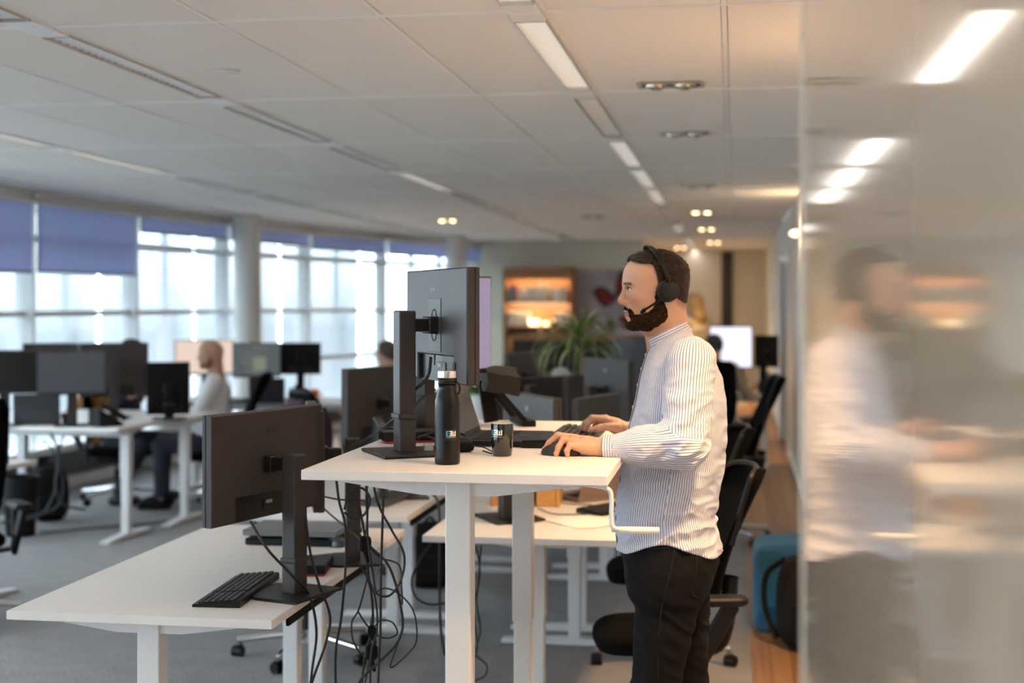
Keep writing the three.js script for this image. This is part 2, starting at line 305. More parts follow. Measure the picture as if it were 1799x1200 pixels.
// ---------- furniture and equipment builders ----------
// a point of the room seen in the direction (px, py) at a depth in metres; on(...) where that direction meets a height
const at = (px, py, d) => { const c = Math.cos(9 * D2R), s = Math.sin(9 * D2R), u = (px - 899.5) / 2450 * d, v = (533 - py) / 2450 * d; return [-s * d + c * u, 1.65 + v, -c * d - s * u]; };
const on = (px, py, h) => at(px, py, (1.65 - h) * 2450 / (py - 533));

function makeDesk(label, x0, x1, z0, z1, h, o = {}) {
  const w = x1 - x0, d = z0 - z1, t = thing('desk', label, 'desk', [o.cx ?? (x0 + x1) / 2, 0, o.cz ?? (z0 + z1) / 2], o.turn ?? 0);
  mesh('tabletop', bx(w, 0.026, d, 0, h - 0.013, 0, 0.002), MAT.desk, t);
  const long = o.long ?? 'z', ox = o.legx ?? 0;
  const frames = o.frames ?? (long === 'z' ? [d / 2 - 0.11, -d / 2 + 0.19] : [-w / 2 + 0.13, w / 2 - 0.13]);
  frames.forEach((f, i) => {
    const lx = long === 'z' ? ox : f, lz = long === 'z' ? f : 0, turn = long === 'z' ? 0 : Math.PI / 2;
    const S = long === 'z' ? w : d;
    const tr = (g) => { if (turn) g.rotateY(turn); return g.translate(lx, 0, lz); };
    const hs = S * 0.42, y = h - 0.026;
    mesh('support_bar', tr(ext([[-hs, y], [hs, y], [hs, y - 0.012], [0.10, y - 0.045], [-0.10, y - 0.045], [-hs, y - 0.012]], 0.05, 0.001)), MAT.legs, t);
    for (const s of [-1, 1]) mesh('bolt', tr(cy(0.008, 0.008, 0.006, s * 0.024, y - 0.013, 0.027, 'z', 12)), MAT.steel, t);
    const split = o.split ?? 0.42;
    const leg = mesh('leg', tr(bx(0.068, y - split, 0.068, 0, (y + split) / 2, 0, 0.004)), MAT.legs, t);
    mesh('inner_leg', tr(bx(0.058, split, 0.058, 0, split / 2 + 0.01, 0, 0.003)), MAT.legs, leg);
    mesh('foot', tr(ext([[-S * 0.43, 0.0], [S * 0.43, 0.0], [S * 0.43, 0.016], [0.05, 0.032], [-0.05, 0.032], [-S * 0.43, 0.016]], 0.07, 0.002)), MAT.legs, t);
  });
  const L = Math.abs(frames[1] - frames[0]);
  mesh('cross_bar', long === 'z' ? bx(0.03, 0.05, L, ox, h - 0.07, (frames[0] + frames[1]) / 2) : bx(L, 0.05, 0.03, 0, h - 0.07, 0), MAT.legs, t);
  if (o.tray) mesh('cable_tray', bx(0.012, 0.05, d * 0.7, w / 2 - 0.05, h - 0.06, -0.05), MAT.blackSoft, t);
  return t;
}
function logoTex(kind, base) {
  return canvasTex(256, 128, (g, w, h) => {
    g.fillStyle = base; g.fillRect(0, 0, w, h); g.textBaseline = 'middle'; g.textAlign = 'center';
    if (kind === 'LG') { g.translate(w, 0); g.scale(-1, 1); g.fillStyle = '#0c0908'; g.strokeStyle = '#0c0908'; g.lineWidth = 7; g.beginPath(); g.arc(62, 60, 40, 0, 2 * Math.PI); g.stroke(); g.lineWidth = 8; g.beginPath(); g.moveTo(62, 36); g.lineTo(62, 82); g.lineTo(82, 82); g.stroke(); g.beginPath(); g.arc(46, 50, 6, 0, 7); g.fill(); g.font = 'bold 84px sans-serif'; g.fillText('LG', 178, 66); }
    if (kind === 'hp') { g.translate(w, 0); g.scale(-1, 1); g.fillStyle = '#8a97a5'; g.font = 'italic bold 92px sans-serif'; g.fillText('hp', 128, 58); }
    if (kind === 'word') { g.translate(w, 0); g.scale(-1, 1); g.fillStyle = '#5d6068'; for (const q of [64, 112, 160]) g.fillRect(q, 48, 30, 30); }
  });
}
const shellStyle = new THREE.Color().setRGB(0.042, 0.035, 0.034).getStyle();
const logoMats = {};
for (const k of ['LG', 'hp', 'word']) { logoMats[k] = mt('shell print', [1, 1, 1], 0.5, { specularIntensity: 0.7, map: logoTex(k, shellStyle) }); }
const lampScreen = (r, g, b, k) => mt('lit screen', [0.02, 0.02, 0.02], 0.3, { emissive: new THREE.Color(r, g, b), emissiveIntensity: k });
// screen looks along local +z, origin on the desk under the pole
function makeMonitor(label, pos, turn, o = {}) {
  const w = o.w ?? 0.56, h = o.h ?? 0.33, hc = o.hc ?? 0.395, zc = o.zc ?? 0.10, ph = o.ph ?? 0.425;
  const t = thing('monitor', label, 'monitor', pos, turn, o.group), shell = o.shell ?? MAT.monitor;
  const notch = w * 0.30, T = 0.014;
  const sil = [[-w / 2, -h / 2], [-notch, -h / 2], [-notch, -h / 2 + 0.075], [notch, -h / 2 + 0.075], [notch, -h / 2], [w / 2, -h / 2], [w / 2, h / 2], [-w / 2, h / 2]];
  mesh('shell', [ext(sil, 0.026, 0.004).translate(0, hc, zc), bx(w, h, 0.014, 0, hc, zc + 0.018, 0.003)], shell, t);
  mesh('port_bay', [bx(notch * 2, 0.078, 0.010, 0, hc - h / 2 + 0.037, zc + 0.008, 0), bx(0.075, 0.03, 0.004, -0.02, hc - h / 2 + 0.04, zc + 0.002, 0.001)], MAT.monitorDark, t);
  const sc = mesh('screen', bx(w - 0.016, h - 0.024, 0.003, 0, hc + 0.005, zc + 0.0255, 0.001), o.screen ?? MAT.screenOff, t);
  if (o.plate) { mesh('mount_plate', [bx(0.115, 0.155, 0.003, 0, hc, zc - 0.0135, 0.001)], mt('mount plate', [0.042, 0.040, 0.033], 0.5), t); mesh('ring_mark', [new THREE.TorusGeometry(0.034, 0.0012, 6, 36).scale(0.8, 1.35, 1).translate(0, hc, zc - 0.0155)], MAT.blackSoft, t); mesh('mark', ext([[-0.006, 0.018], [0.006, 0.018], [0.002, -0.012], [-0.002, -0.012]], 0.002, 0).translate(0, hc - 0.105, zc - 0.0135), MAT.blackSoft, t);
    mesh('power_button', cy(0.011, 0.011, 0.004, -w * 0.32, hc - h / 2 + 0.05, zc - 0.014, 'z', 16), MAT.monitorDark, t); }
  mesh('port_label', bx(0.03, 0.01, 0.002, -0.01, hc - h / 2 + 0.045, zc - 0.0008, 0), mt('port label', [0.4, 0.4, 0.42], 0.5), t);
  if (o.logo) { const g = new THREE.PlaneGeometry(0.082, 0.041).rotateY(Math.PI).translate(o.lx ?? 0, hc + h * 0.32, zc - 0.0136); mesh('logo', g, logoMats[o.logo], t); }
  mesh('hinge', [bx(0.075, 0.05, 0.03, 0, hc, zc - 0.027, 0.006), bx(0.04, 0.038, 0.06, 0, hc, zc - 0.055, 0.006)], MAT.monitorDark, t);
  mesh('pole', [bx(o.pw ?? 0.066, ph, 0.05, 0, ph / 2 + 0.006, -0.005, 0.005)], o.poleMat ?? shell, t);
  mesh('cable_clip', bx(0.076, 0.016, 0.058, 0, 0.11, -0.006, 0.004), MAT.monitor, t);
  const bw = o.bw ?? 0.125;
  mesh('base_plate', ext([[-bw, -0.10], [bw, -0.10], [bw, 0.05], [bw * 0.72, 0.13], [-bw * 0.72, 0.13], [-bw, 0.05]], 0.009, 0.003).rotateX(-Math.PI / 2).rotateY(Math.PI).translate(0, 0.0045, 0.0), MAT.monitorDark, t);
  return t;
}
const keyGeo = bx(0.0155, 0.006, 0.0155, 0, 0, 0, 0.0025), keySpace = bx(0.11, 0.006, 0.0155, 0, 0, 0, 0.0025);
const keyMat = mt('black keycap', [0.022, 0.022, 0.024], 0.5);
function makeKeyboard(label, pos, turn, fine, o = {}) {
  const t = thing('keyboard', label, 'keyboard', pos, turn), m = o.mat ?? MAT.black;
  mesh('case', ext([[-0.072, 0.0], [0.072, 0.0], [0.072, 0.008], [-0.066, 0.022], [-0.072, 0.019]], 0.445, 0.002).rotateY(-Math.PI / 2), m, t);
  const list = [];
  for (let r = 0; r < 6; r++) for (let c = 0; c < 22; c++) {
    if (c === 15 || (r === 5 && c > 3 && c < 9) || (c > 14 && c < 19 && r === 2 && c > 18)) continue;
    const x = -0.209 + c * 0.0199, z = -0.048 + r * 0.0195, y = 0.0225 - (z + 0.066) / 0.138 * 0.0125 + 0.002;
    if (fine) { const k = new THREE.Mesh(keyGeo, keyMat); k.name = 'key'; k.position.set(x, y, z); k.rotation.x = 0.09; k.castShadow = k.receiveShadow = true; t.add(k); } else list.push(keyGeo.clone().rotateX(0.09).translate(x, y, z));
  }
  const spc = keySpace.clone().rotateX(0.09).translate(-0.209 + 6 * 0.0199, 0.0145, 0.0495);
  if (fine) mesh('space_bar', spc, keyMat, t); else { list.push(spc); mesh('keys', list, o.keyMat ?? keyMat, t).userData.kind = 'stuff'; }
  return t;
}
function makeMouse(label, pos, turn, m = MAT.black) {
  const t = thing('mouse', label, 'mouse', pos, turn), g = new THREE.SphereGeometry(1, 28, 18), p = g.attributes.position;
  for (let i = 0; i < p.count; i++) { let x = p.getX(i), y = p.getY(i), z = p.getZ(i); const wd = 0.031 * (1 - 0.14 * z * z + 0.06 * z); y = Math.max(y, -0.25); p.setXYZ(i, Math.sign(x) * Math.pow(Math.abs(x), 0.8) * wd, (y + 0.25) * 0.029 * (1 + 0.12 * z), Math.sign(z) * Math.pow(Math.abs(z), 0.85) * 0.058); }
  g.computeVertexNormals(); mesh('shell', g, m, t);
  mesh('wheel', cy(0.008, 0.008, 0.006, 0, 0.031, -0.028, 'x', 14), MAT.monitorDark, t);
  return t;
}
// laptop: keyboard side towards local +z, lid angle measured from closed
function makeLaptop(label, pos, turn, ang, o = {}) {
  const w = o.w ?? 0.345, d = o.d ?? 0.235, t = thing('laptop', label, 'laptop', pos, turn), m = o.mat ?? MAT.black;
  mesh('base', bx(w, 0.017, d, 0, 0.0105, 0, 0.004), m, t);
  mesh('keyboard', bx(w * 0.86, 0.002, d * 0.46, 0, 0.0195, -d * 0.14, 0.0008), MAT.blackSoft, t);
  mesh('touchpad', bx(w * 0.3, 0.001, d * 0.26, 0, 0.0193, d * 0.28, 0.0004), MAT.monitorDark, t);
  const lid = new THREE.Group(); lid.name = 'lid'; lid.position.set(0, 0.018, -d / 2 + 0.004); lid.rotation.x = -(ang - 90) * D2R; t.add(lid);
  const L = o.lid ?? d;
  mesh('lid_shell', bx(w, L, 0.007, 0, L / 2, -0.003, 0.003), m, lid);
  mesh('display', bx(w - 0.02, L - 0.026, 0.002, 0, L / 2 + 0.004, 0.001, 0.0005), o.screen ?? mt('laptop display', [0.035, 0.03, 0.03], 0.3), lid);
  if (o.logo) mesh('logo', cy(0.011, 0.011, 0.001, 0, L * 0.5, -0.0068, 'z', 20), o.logo, lid);
  return t;
}
// office chair: sitter looks along local +z
const chairFabric = MAT.fabricBlack;
function makeChair(label, pos, turn, o = {}) {
  const t = thing('office_chair', label, 'office chair', pos, turn), sh = o.sh ?? 0.46, bh = o.bh ?? 0.56, lean = o.lean ?? 0.2, m = o.mat ?? chairFabric, frameM = o.frame ?? MAT.black;
  const sg = new THREE.SphereGeometry(1, 36, 20), p = sg.attributes.position;
  for (let i = 0; i < p.count; i++) { const x = p.getX(i), y = p.getY(i), z = p.getZ(i), e = (v, k) => Math.sign(v) * Math.pow(Math.abs(v), k); p.setXYZ(i, e(x, 0.55) * 0.235, e(y, 0.6) * 0.045 - 0.02 * Math.max(0, z) ** 3, e(z, 0.55) * 0.225); }
  sg.computeVertexNormals(); mesh('seat', sg.translate(0, sh - 0.04, 0.03), m, t);
  // curved back plate
  const bw = 0.21, bg = new THREE.BoxGeometry(1, 1, 1, 14, 16, 1), q = bg.attributes.position;
  for (let i = 0; i < q.count; i++) { const u = q.getX(i) * 2, v = q.getY(i) + 0.5, wz = q.getZ(i); const wid = bw * (0.86 + 0.14 * Math.sin(Math.min(1, v * 1.2) * Math.PI * 0.75)) * (v > 0.86 ? 1 - ((v - 0.86) / 0.14) ** 2 * 0.16 : 1) * (v < 0.12 ? 0.86 + v * 1.17 : 1); q.setXYZ(i, u * wid, v * bh, wz * 0.022 + 0.05 * u * u + 0.035 * Math.cos((v - 0.3) * 3)); }
  bg.computeVertexNormals(); bg.rotateX(-lean).translate(0, sh + 0.07, -0.215);
  const back = mesh('backrest', bg, m, t);
  const rim = []; for (let k = 0; k <= 20; k++) { const a = -Math.PI / 2 + Math.PI * k / 20; rim.push([Math.sin(a) * bw * 0.93, bh * 0.9 + Math.cos(a) * bh * 0.1, 0.02 + 0.05 * Math.sin(a) ** 2]); }
  mesh('rim', tube([[-bw * 0.98, bh * 0.45, 0.075], ...rim, [bw * 0.98, bh * 0.45, 0.075]], 0.011, 60, 8).rotateX(-lean).translate(0, sh + 0.07, -0.222), frameM, back);
  mesh('back_bracket', tube([[0, sh - 0.09, -0.02], [0, sh - 0.09, -0.2], [0, sh - 0.03, -0.235], [0, sh + 0.17, -0.225 - lean * 0.12]], 0.03, 24, 10), frameM, t);
  mesh('mechanism', bx(0.16, 0.06, 0.22, 0, sh - 0.11, 0, 0.015), frameM, t);
  if (o.arms !== false) for (const s of [-1, 1]) {
    const a = mesh('armrest', [bar([s * 0.14, sh - 0.11, -0.02], [s * 0.27, sh - 0.10, -0.02], 0.05, 0.022, 0.006), bar([s * 0.275, sh - 0.115, -0.06], [s * 0.285, sh + 0.13, -0.20], 0.03, 0.06, 0.01), bar([s * 0.275, sh - 0.115, -0.08], [s * 0.285, sh + 0.13, -0.04], 0.028, 0.045, 0.01), ext(rrect(0.09, 0.27, 0.042), 0.03, 0.008).rotateX(-Math.PI / 2).translate(s * 0.285, sh + 0.14, -0.12)], frameM, t);
  }
  mesh('gas_column', [cy(0.014, 0.014, 0.2, 0, sh - 0.2, 0), cy(0.026, 0.028, 0.16, 0, 0.19, 0)], o.col ?? MAT.black, t);
  const base = mesh('star_base', cy(0.045, 0.05, 0.06, 0, 0.1, 0), MAT.chrome, t), r = 0.32;
  for (let k = 0; k < 5; k++) { const a = (k + 0.3) * 2 * Math.PI / 5 + (o.spin ?? 0), X = Math.sin(a) * r, Z = Math.cos(a) * r;
    mesh('base_arm', [rod([Math.sin(a) * 0.02, 0.112, Math.cos(a) * 0.02], [X, 0.078, Z], 0.022, 0.014), cy(0.007, 0.007, 0.03, X, 0.062, Z, 'y', 10)], o.baseMat ?? MAT.chrome, t);
    const c = cy(0.025, 0.025, 0.05, 0, 0, 0, 'x', 18); c.rotateY(a + 1.2).translate(X, 0.026, Z); mesh('caster', [c, bx(0.05, 0.012, 0.03, X, 0.052, Z, 0.004)], MAT.black, t); }
  return t;
}
// ---------- desks ----------
const S = 1.215;
const desk1 = makeDesk('raised white standing desk with a hand crank, nearest the man in the striped shirt', -1.114, -0.312, -3.51, -5.12, S, { frames: [0.805 - 0.115, 0.805 - 1.24], split: 0.56 });
mesh('crank', [tube([[0.20, S - 0.034, 0.74], [0.36, S - 0.034, 0.74], [0.40, S - 0.045, 0.74], [0.405, S - 0.07, 0.74], [0.405, S - 0.115, 0.74], [0.41, S - 0.14, 0.74], [0.44, S - 0.147, 0.735], [0.46, S - 0.148, 0.73]], 0.0062, 60, 10)], MAT.legs, desk1);
mesh('crank_handle', rod([0.425, S - 0.147, 0.735], [0.525, S - 0.149, 0.715], 0.0088), mt('white plastic', [0.85, 0.84, 0.8], 0.5), desk1);
makeDesk('low white desk in the left foreground carrying a keyboard and dark monitors', -2.09, -1.285, -3.78, -5.40, 0.755, { tray: true, legx: 0 });
makeDesk('white desk behind the foreground one, carrying a grey keyboard and a monitor foot', -2.09, -1.285, -5.43, -7.03, 0.80, { tray: true });
makeDesk('low white desk behind the standing desk, with papers and a bamboo riser on it', -1.17, -0.345, -5.2, -6.85, 0.765, { frames: [0.60, -0.70] });
makeDesk('white desk further back behind the bamboo riser, mostly hidden', -1.17, -0.345, -6.9, -8.5, 0.75);
makeDesk('white desk with the tall leafy plant and a blue grey monitor', -1.17, -0.345, -8.55, -10.15, 0.75);
makeDesk('white desk behind the purple jacket, hidden behind dark monitors', -2.09, -1.285, -7.06, -8.66, 0.75);
makeDesk('white desk in the middle distance carrying a brown backed monitor', -2.09, -1.285, -8.7, -10.3, 0.75);
makeDesk('white desk by the windows with a phone, a grey laptop and two monitors', 0, 1.62, 0.37, -0.37, 0.80, { long: 'x', cx: -4.915, cz: -9.35, turn: -0.05 });
makeDesk('white desk by the windows where the bald man sits', 0, 1.62, 0.37, -0.37, 0.80, { long: 'x', cx: -4.80, cz: -10.13, turn: -0.05 });
makeDesk('white desk close to the windows with an orange cup on it', 0, 1.7, 0.37, -0.37, 0.80, { long: 'x', cx: -4.05, cz: -11.85, turn: -0.05 });
makeDesk('white desk of which only a corner shows at the left edge', 0, 1.6, 0.37, -0.37, 0.75, { long: 'x', cx: -4.80, cz: -7.30, turn: -0.24 });
makeDesk('white desk at the far end where a woman works at a bright screen', 0, 1.6, 0.37, -0.37, 0.75, { long: 'x', cx: -0.36, cz: -14.3 });

// ---------- monitors ----------
const dir = (x, z) => Math.atan2(x, z);
makeMonitor('brown backed monitor in the foreground with a mirrored logo and a keyboard under it', [-1.335, 0.755, -4.13], dir(-0.951, -0.309), { logo: 'LG', hc: 0.40, lx: -0.01, bw: 0.125 });
makeMonitor('monitor seen almost edge on, right behind the foreground monitor', [-1.31, 0.755, -4.70], dir(-0.94, 0.342), { w: 0.54, hc: 0.375, ph: 0.42, zc: 0.12 });
makeMonitor('tall monitor seen from behind on the standing desk, in front of the man', [-0.933, S, -3.935], dir(0.863, -0.504), { hc: 0.372, h: 0.325, w: 0.56, plate: true, logo: 'word', ph: 0.408, lx: 0.02 });
makeMonitor('monitor with a pale purple screen, half hidden on the standing desk', [-1.05, S, -4.72], dir(0.95, 0.31), { bw: 0.09, hc: 0.36, w: 0.50, h: 0.343, screen: lampScreen(0.52, 0.40, 0.62, 0.58) });
makeMonitor('blue grey backed monitor on the desk with the bamboo riser', [-0.915, 0.765, -5.65], dir(0.863, -0.504), { logo: 'hp', hc: 0.345, ph: 0.37, bw: 0.14 });
makeMonitor('brown backed monitor just behind the hand of the man on the keyboard', [-0.555, 0.765, -6.74], dir(-0.951, -0.309), { hc: 0.27, ph: 0.30, w: 0.5 });
makeMonitor('blue grey monitor with a small pale logo, right of the leafy plant', [-0.80, 0.75, -7.95], dir(0.863, -0.504), { logo: 'hp', hc: 0.40, w: 0.6, h: 0.36 });
makeMonitor('brown backed monitor left of the tall pole of the standing desk monitor', [-1.62, 0.80, -6.62], dir(-0.951, -0.309), { hc: 0.36, w: 0.58, h: 0.36 });
makeMonitor('monitor foot and pole on the desk with the grey keyboard', [-1.43, 0.80, -6.0], dir(-0.95, 0.3), { hc: 0.18, w: 0.5, h: 0.3, ph: 0.22 });
makeMonitor('small brown backed monitor standing left of the leafy plant', [-1.30, 0.75, -9.25], dir(-0.96, -0.28), { hc: 0.41, w: 0.5, h: 0.32 });
makeMonitor('dark monitor seen edge on, beside the small brown one near the plant', [-1.02, 0.75, -8.7], dir(-0.7, -0.7), { hc: 0.28, w: 0.42, h: 0.32 });
makeMonitor('low brown backed monitor below the small brown one', [-1.15, 0.75, -7.9], dir(-0.80, -0.60), { hc: 0.33, w: 0.42, h: 0.28 });
const offGrey = mt('dim screen', [0.085, 0.095, 0.11], 0.35), offBlack = mt('black screen', [0.006, 0.006, 0.007], 0.3);
{ const P = (px, d) => { const p = at(px, 700, d); return [p[0], 0.80, p[2]]; };
  makeMonitor('black monitor cut off by the left edge of the picture', P(8, 9.72), 0.42, { screen: offBlack, hc: 0.375, w: 0.46, h: 0.30, zc: 0.06 });
  makeMonitor('dim grey monitor beside the black one at the left edge', P(127, 9.70), 0.42, { screen: offGrey, hc: 0.37, w: 0.455, h: 0.30, zc: 0.06 });
  makeMonitor('bluish monitor top showing above the dim grey screen', P(88, 10.4), Math.PI + 0.42, { hc: 0.40, w: 0.40, h: 0.3 });
  makeMonitor('dark monitor back that hides a man in jeans', P(200, 10.35), Math.PI + 0.42, { hc: 0.355, w: 0.50, h: 0.40, ph: 0.42 });
  makeMonitor('black upright monitor between the hand and the bald man', P(297, 10.25), Math.PI + 0.45, { hc: 0.22, w: 0.31, h: 0.39, ph: 0.25, shell: MAT.blackSoft, poleMat: MAT.blackSoft });
  const Q = (px, d) => { const p = at(px, 700, d); return [p[0], 0.80, p[2]]; };
  makeMonitor('bright peach screen behind the head of the bald man', Q(361, 12.5), 0.32, { screen: lampScreen(1, 0.78, 0.66, 0.85), hc: 0.37, w: 0.52, h: 0.31 });
  const code = canvasTex(256, 144, (g, w, h) => { g.fillStyle = '#5a6266'; g.fillRect(0, 0, w, h); for (let i = 0; i < 26; i++) { g.fillStyle = ['#7b8478', '#6a6f76', '#8a8070', '#4c5458'][i % 4]; g.fillRect(20 + rr(0, 90), 8 + i * 5, rr(20, 110), 3); } g.fillStyle = '#86907c'; g.fillRect(110, 60, 70, 60); });
  makeMonitor('grey screen full of text lines, right of the bald man', Q(453, 12.4), 0.25, { screen: mt('lit screen', [0.02, 0.02, 0.02], 0.4, { emissive: new THREE.Color(1, 1, 1), emissiveMap: code, emissiveIntensity: 0.8 }), hc: 0.35, w: 0.42, h: 0.305 });
  makeMonitor('black backed monitor nearest the orange cup', Q(528, 12.3), Math.PI + 0.3, { hc: 0.36, w: 0.36, h: 0.28, ph: 0.40, shell: MAT.blackSoft, poleMat: MAT.blackSoft }); }
makeMonitor('bright white screen the seated woman looks at', [-0.03, 0.75, -14.15], 0.08, { screen: lampScreen(0.86, 0.85, 1, 1.3), hc: 0.46, w: 0.42, h: 0.42, shell: MAT.blackSoft, poleMat: MAT.blackSoft });
makeMonitor('black monitor right of the bright white screen', [0.30, 0.75, -14.1], Math.PI - 0.3, { hc: 0.42, w: 0.24, h: 0.32, shell: MAT.blackSoft, poleMat: MAT.blackSoft });

// ---------- things on the standing desk ----------
makeLaptop('dark open laptop facing the man on the standing desk', [-0.70, S, -4.34], Math.PI / 2, 108, { w: 0.36, d: 0.245, lid: 0.19, screen: mt('laptop display', [0.055, 0.042, 0.04], 0.35) });
makeLaptop('thin closed-in tablet keyboard between the laptop and the mouse', [-0.585, S, -4.24], Math.PI / 2, 2, { w: 0.2, d: 0.09, lid: 0.085 });
makeKeyboard('black keyboard under the far hand of the man', [-0.50, S, -4.50], Math.PI / 2, true);
makeMouse('dark mouse under the near hand of the man', [-0.487, S, -3.97], -Math.PI / 2 - 0.1 + Math.PI, mt('dark grey mouse', [0.03, 0.03, 0.034], 0.45));
{ const b = thing('bottle', 'black steel drinking bottle with a shiny cap standing on the standing desk', 'bottle', [-0.764, S, -3.705]);
  mesh('body', lathe([[0, 0], [0.031, 0], [0.034, 0.004], [0.0345, 0.02], [0.0345, 0.155], [0.034, 0.168], [0.031, 0.182], [0.0265, 0.197], [0.0245, 0.207], [0.0245, 0.217], [0, 0.217]], 48), mt('bottle coating', [0.007, 0.007, 0.0085], 0.33, { specularIntensity: 0.55 }), b);
  mesh('cap', lathe([[0, 0.253], [0.0245, 0.253], [0.0262, 0.2515], [0.0262, 0.2345], [0.0252, 0.233], [0, 0.233]], 48), mt('cap steel', [0.8, 0.78, 0.74], 0.25, { metalness: 1 }), b);
  mesh('neck_ring', [lathe([[0.0, 0.233], [0.0258, 0.233], [0.0258, 0.224], [0.0238, 0.223], [0.0238, 0.2215], [0.0256, 0.2205], [0.0256, 0.2175], [0, 0.217]], 48)], MAT.black, b);
  mesh('strap', tube([[0.025, 0.224, 0.006], [0.034, 0.216, 0.01], [0.036, 0.2, 0.01], [0.03, 0.188, 0.012]], 0.003, 20, 6), MAT.black, b);
  const tex = canvasTex(256, 256, (g) => { g.fillStyle = '#161618'; g.fillRect(0, 0, 256, 256); g.lineWidth = 20; g.lineJoin = 'miter'; g.strokeStyle = '#3fb6cc'; g.beginPath(); g.moveTo(66, 52); g.lineTo(26, 52); g.lineTo(26, 152); g.lineTo(66, 152); g.moveTo(26, 104); g.lineTo(62, 104); g.stroke();
    g.strokeStyle = '#f1f1f1'; g.beginPath(); g.moveTo(86, 52); g.lineTo(136, 52); g.lineTo(136, 152); g.lineTo(86, 152); g.moveTo(98, 104); g.lineTo(136, 104); g.stroke(); g.beginPath(); g.moveTo(162, 42); g.lineTo(162, 152); g.lineTo(238, 152); g.lineTo(238, 42); g.moveTo(200, 60); g.lineTo(200, 152); g.stroke(); g.fillStyle = '#cfcfcf'; for (let i = 0; i < 17; i++) g.fillRect(18 + i * 13.5, 182, 9, 12); });
  const g = new THREE.CylinderGeometry(0.0347, 0.0347, 0.030, 16, 1, true, 0.1, 0.88).rotateY(-0.05).translate(0, 0.082, 0); mesh('logo', g, mt('bottle print', [1, 1, 1], 0.4, { map: tex }), b); b.rotation.y = 0.0; }
{ const b = thing('mug', 'glossy black mug with white lettering and a white inside', 'mug', [-0.65, S, -3.925]);
  mesh('body', lathe([[0, 0], [0.026, 0], [0.0275, 0.003], [0.0305, 0.025], [0.0325, 0.055], [0.0325, 0.092], [0.0318, 0.093], [0.0295, 0.0925]], 48), mt('black glaze', [0.006, 0.006, 0.007], 0.08, { clearcoat: 1 }), b);
  mesh('inside', lathe([[0.0318, 0.0931], [0.0296, 0.092], [0.0295, 0.05], [0.025, 0.006], [0, 0.006]], 40), mt('white glaze', [0.85, 0.85, 0.83], 0.15), b);
  mesh('handle', tube([[-0.0, 0.078, -0.031], [0.0, 0.08, -0.05], [0, 0.06, -0.06], [0, 0.032, -0.05], [0, 0.024, -0.031]], 0.0045, 30, 8), mt('black glaze', [0.006, 0.006, 0.007], 0.08, { clearcoat: 1 }), b);
  const tex = canvasTex(256, 256, (g) => { g.fillStyle = '#0c0c0d'; g.fillRect(0, 0, 256, 256); g.lineWidth = 20; g.strokeStyle = '#3fb6cc'; g.beginPath(); g.moveTo(66, 62); g.lineTo(26, 62); g.lineTo(26, 152); g.lineTo(66, 152); g.stroke();
    g.strokeStyle = '#f4f4f4'; g.beginPath(); g.moveTo(86, 62); g.lineTo(136, 62); g.lineTo(136, 152); g.lineTo(86, 152); g.moveTo(98, 108); g.lineTo(136, 108); g.stroke(); g.beginPath(); g.moveTo(162, 52); g.lineTo(162, 152); g.lineTo(238, 152); g.lineTo(238, 52); g.moveTo(200, 70); g.lineTo(200, 152); g.stroke(); g.fillStyle = '#d0d0d0'; for (let i = 0; i < 17; i++) g.fillRect(18 + i * 13.5, 186, 9, 12); });
  mesh('logo', new THREE.CylinderGeometry(0.0327, 0.0327, 0.036, 20, 1, true, -1.05, 1.25).translate(0, 0.066, 0), mt('mug print', [1, 1, 1], 0.12, { map: tex, clearcoat: 1 }), b); }
{ const t = thing('laptop_stand', 'black folding laptop stand topped by a soft pouch at the far desk end', 'laptop stand', [-0.80, S, -4.95], 0.35);
  for (const s of [-1, 1]) mesh('leg', bar([-0.085, 0.165, s * 0.09], [0.05, 0.012, s * 0.105], 0.024, 0.018), MAT.blackSoft, t);
  mesh('foot_bar', bx(0.05, 0.022, 0.24, 0.055, 0.011, 0, 0.004), MAT.blackSoft, t);
  mesh('rear_bar', bar([-0.085, 0.16, 0], [-0.06, 0.01, 0], 0.03, 0.05), MAT.blackSoft, t);
  const pg = new THREE.BoxGeometry(0.12, 0.075, 0.23, 10, 8, 10), p = pg.attributes.position;
  for (let i = 0; i < p.count; i++) { const x = p.getX(i), y = p.getY(i), z = p.getZ(i); p.setXYZ(i, x + 0.012 * noise(x * 30, y * 30, z * 20), y + 0.014 * Math.cos(z * 22) * (y > 0 ? 1 : 0.3) + 0.01 * noise(x * 20 + 5, y * 20, z * 25), z * (0.92 + 0.06 * Math.cos(y * 30))); }
  pg.computeVertexNormals(); mesh('pouch', pg.rotateZ(-0.12).translate(-0.035, 0.158, 0), mt('dark pouch', [0.02, 0.016, 0.013], 0.85), t);
  mesh('marking', bx(0.001, 0.006, 0.03, 0.0806, 0.012, 0.05, 0), mt('pale print', [0.6, 0.6, 0.6], 0.5), t); }
{ const t = thing('docking_station', 'black docking station with a red underside behind the tall monitor pole', 'docking station', [-1.0, S, -4.28], 0.5); mesh('case', bx(0.19, 0.03, 0.09, 0, 0.022, 0, 0.006), MAT.black, t); mesh('red_foot', bx(0.17, 0.006, 0.08, 0, 0.004, 0, 0.002), mt('red rubber', [0.5, 0.03, 0.02], 0.6), t); }
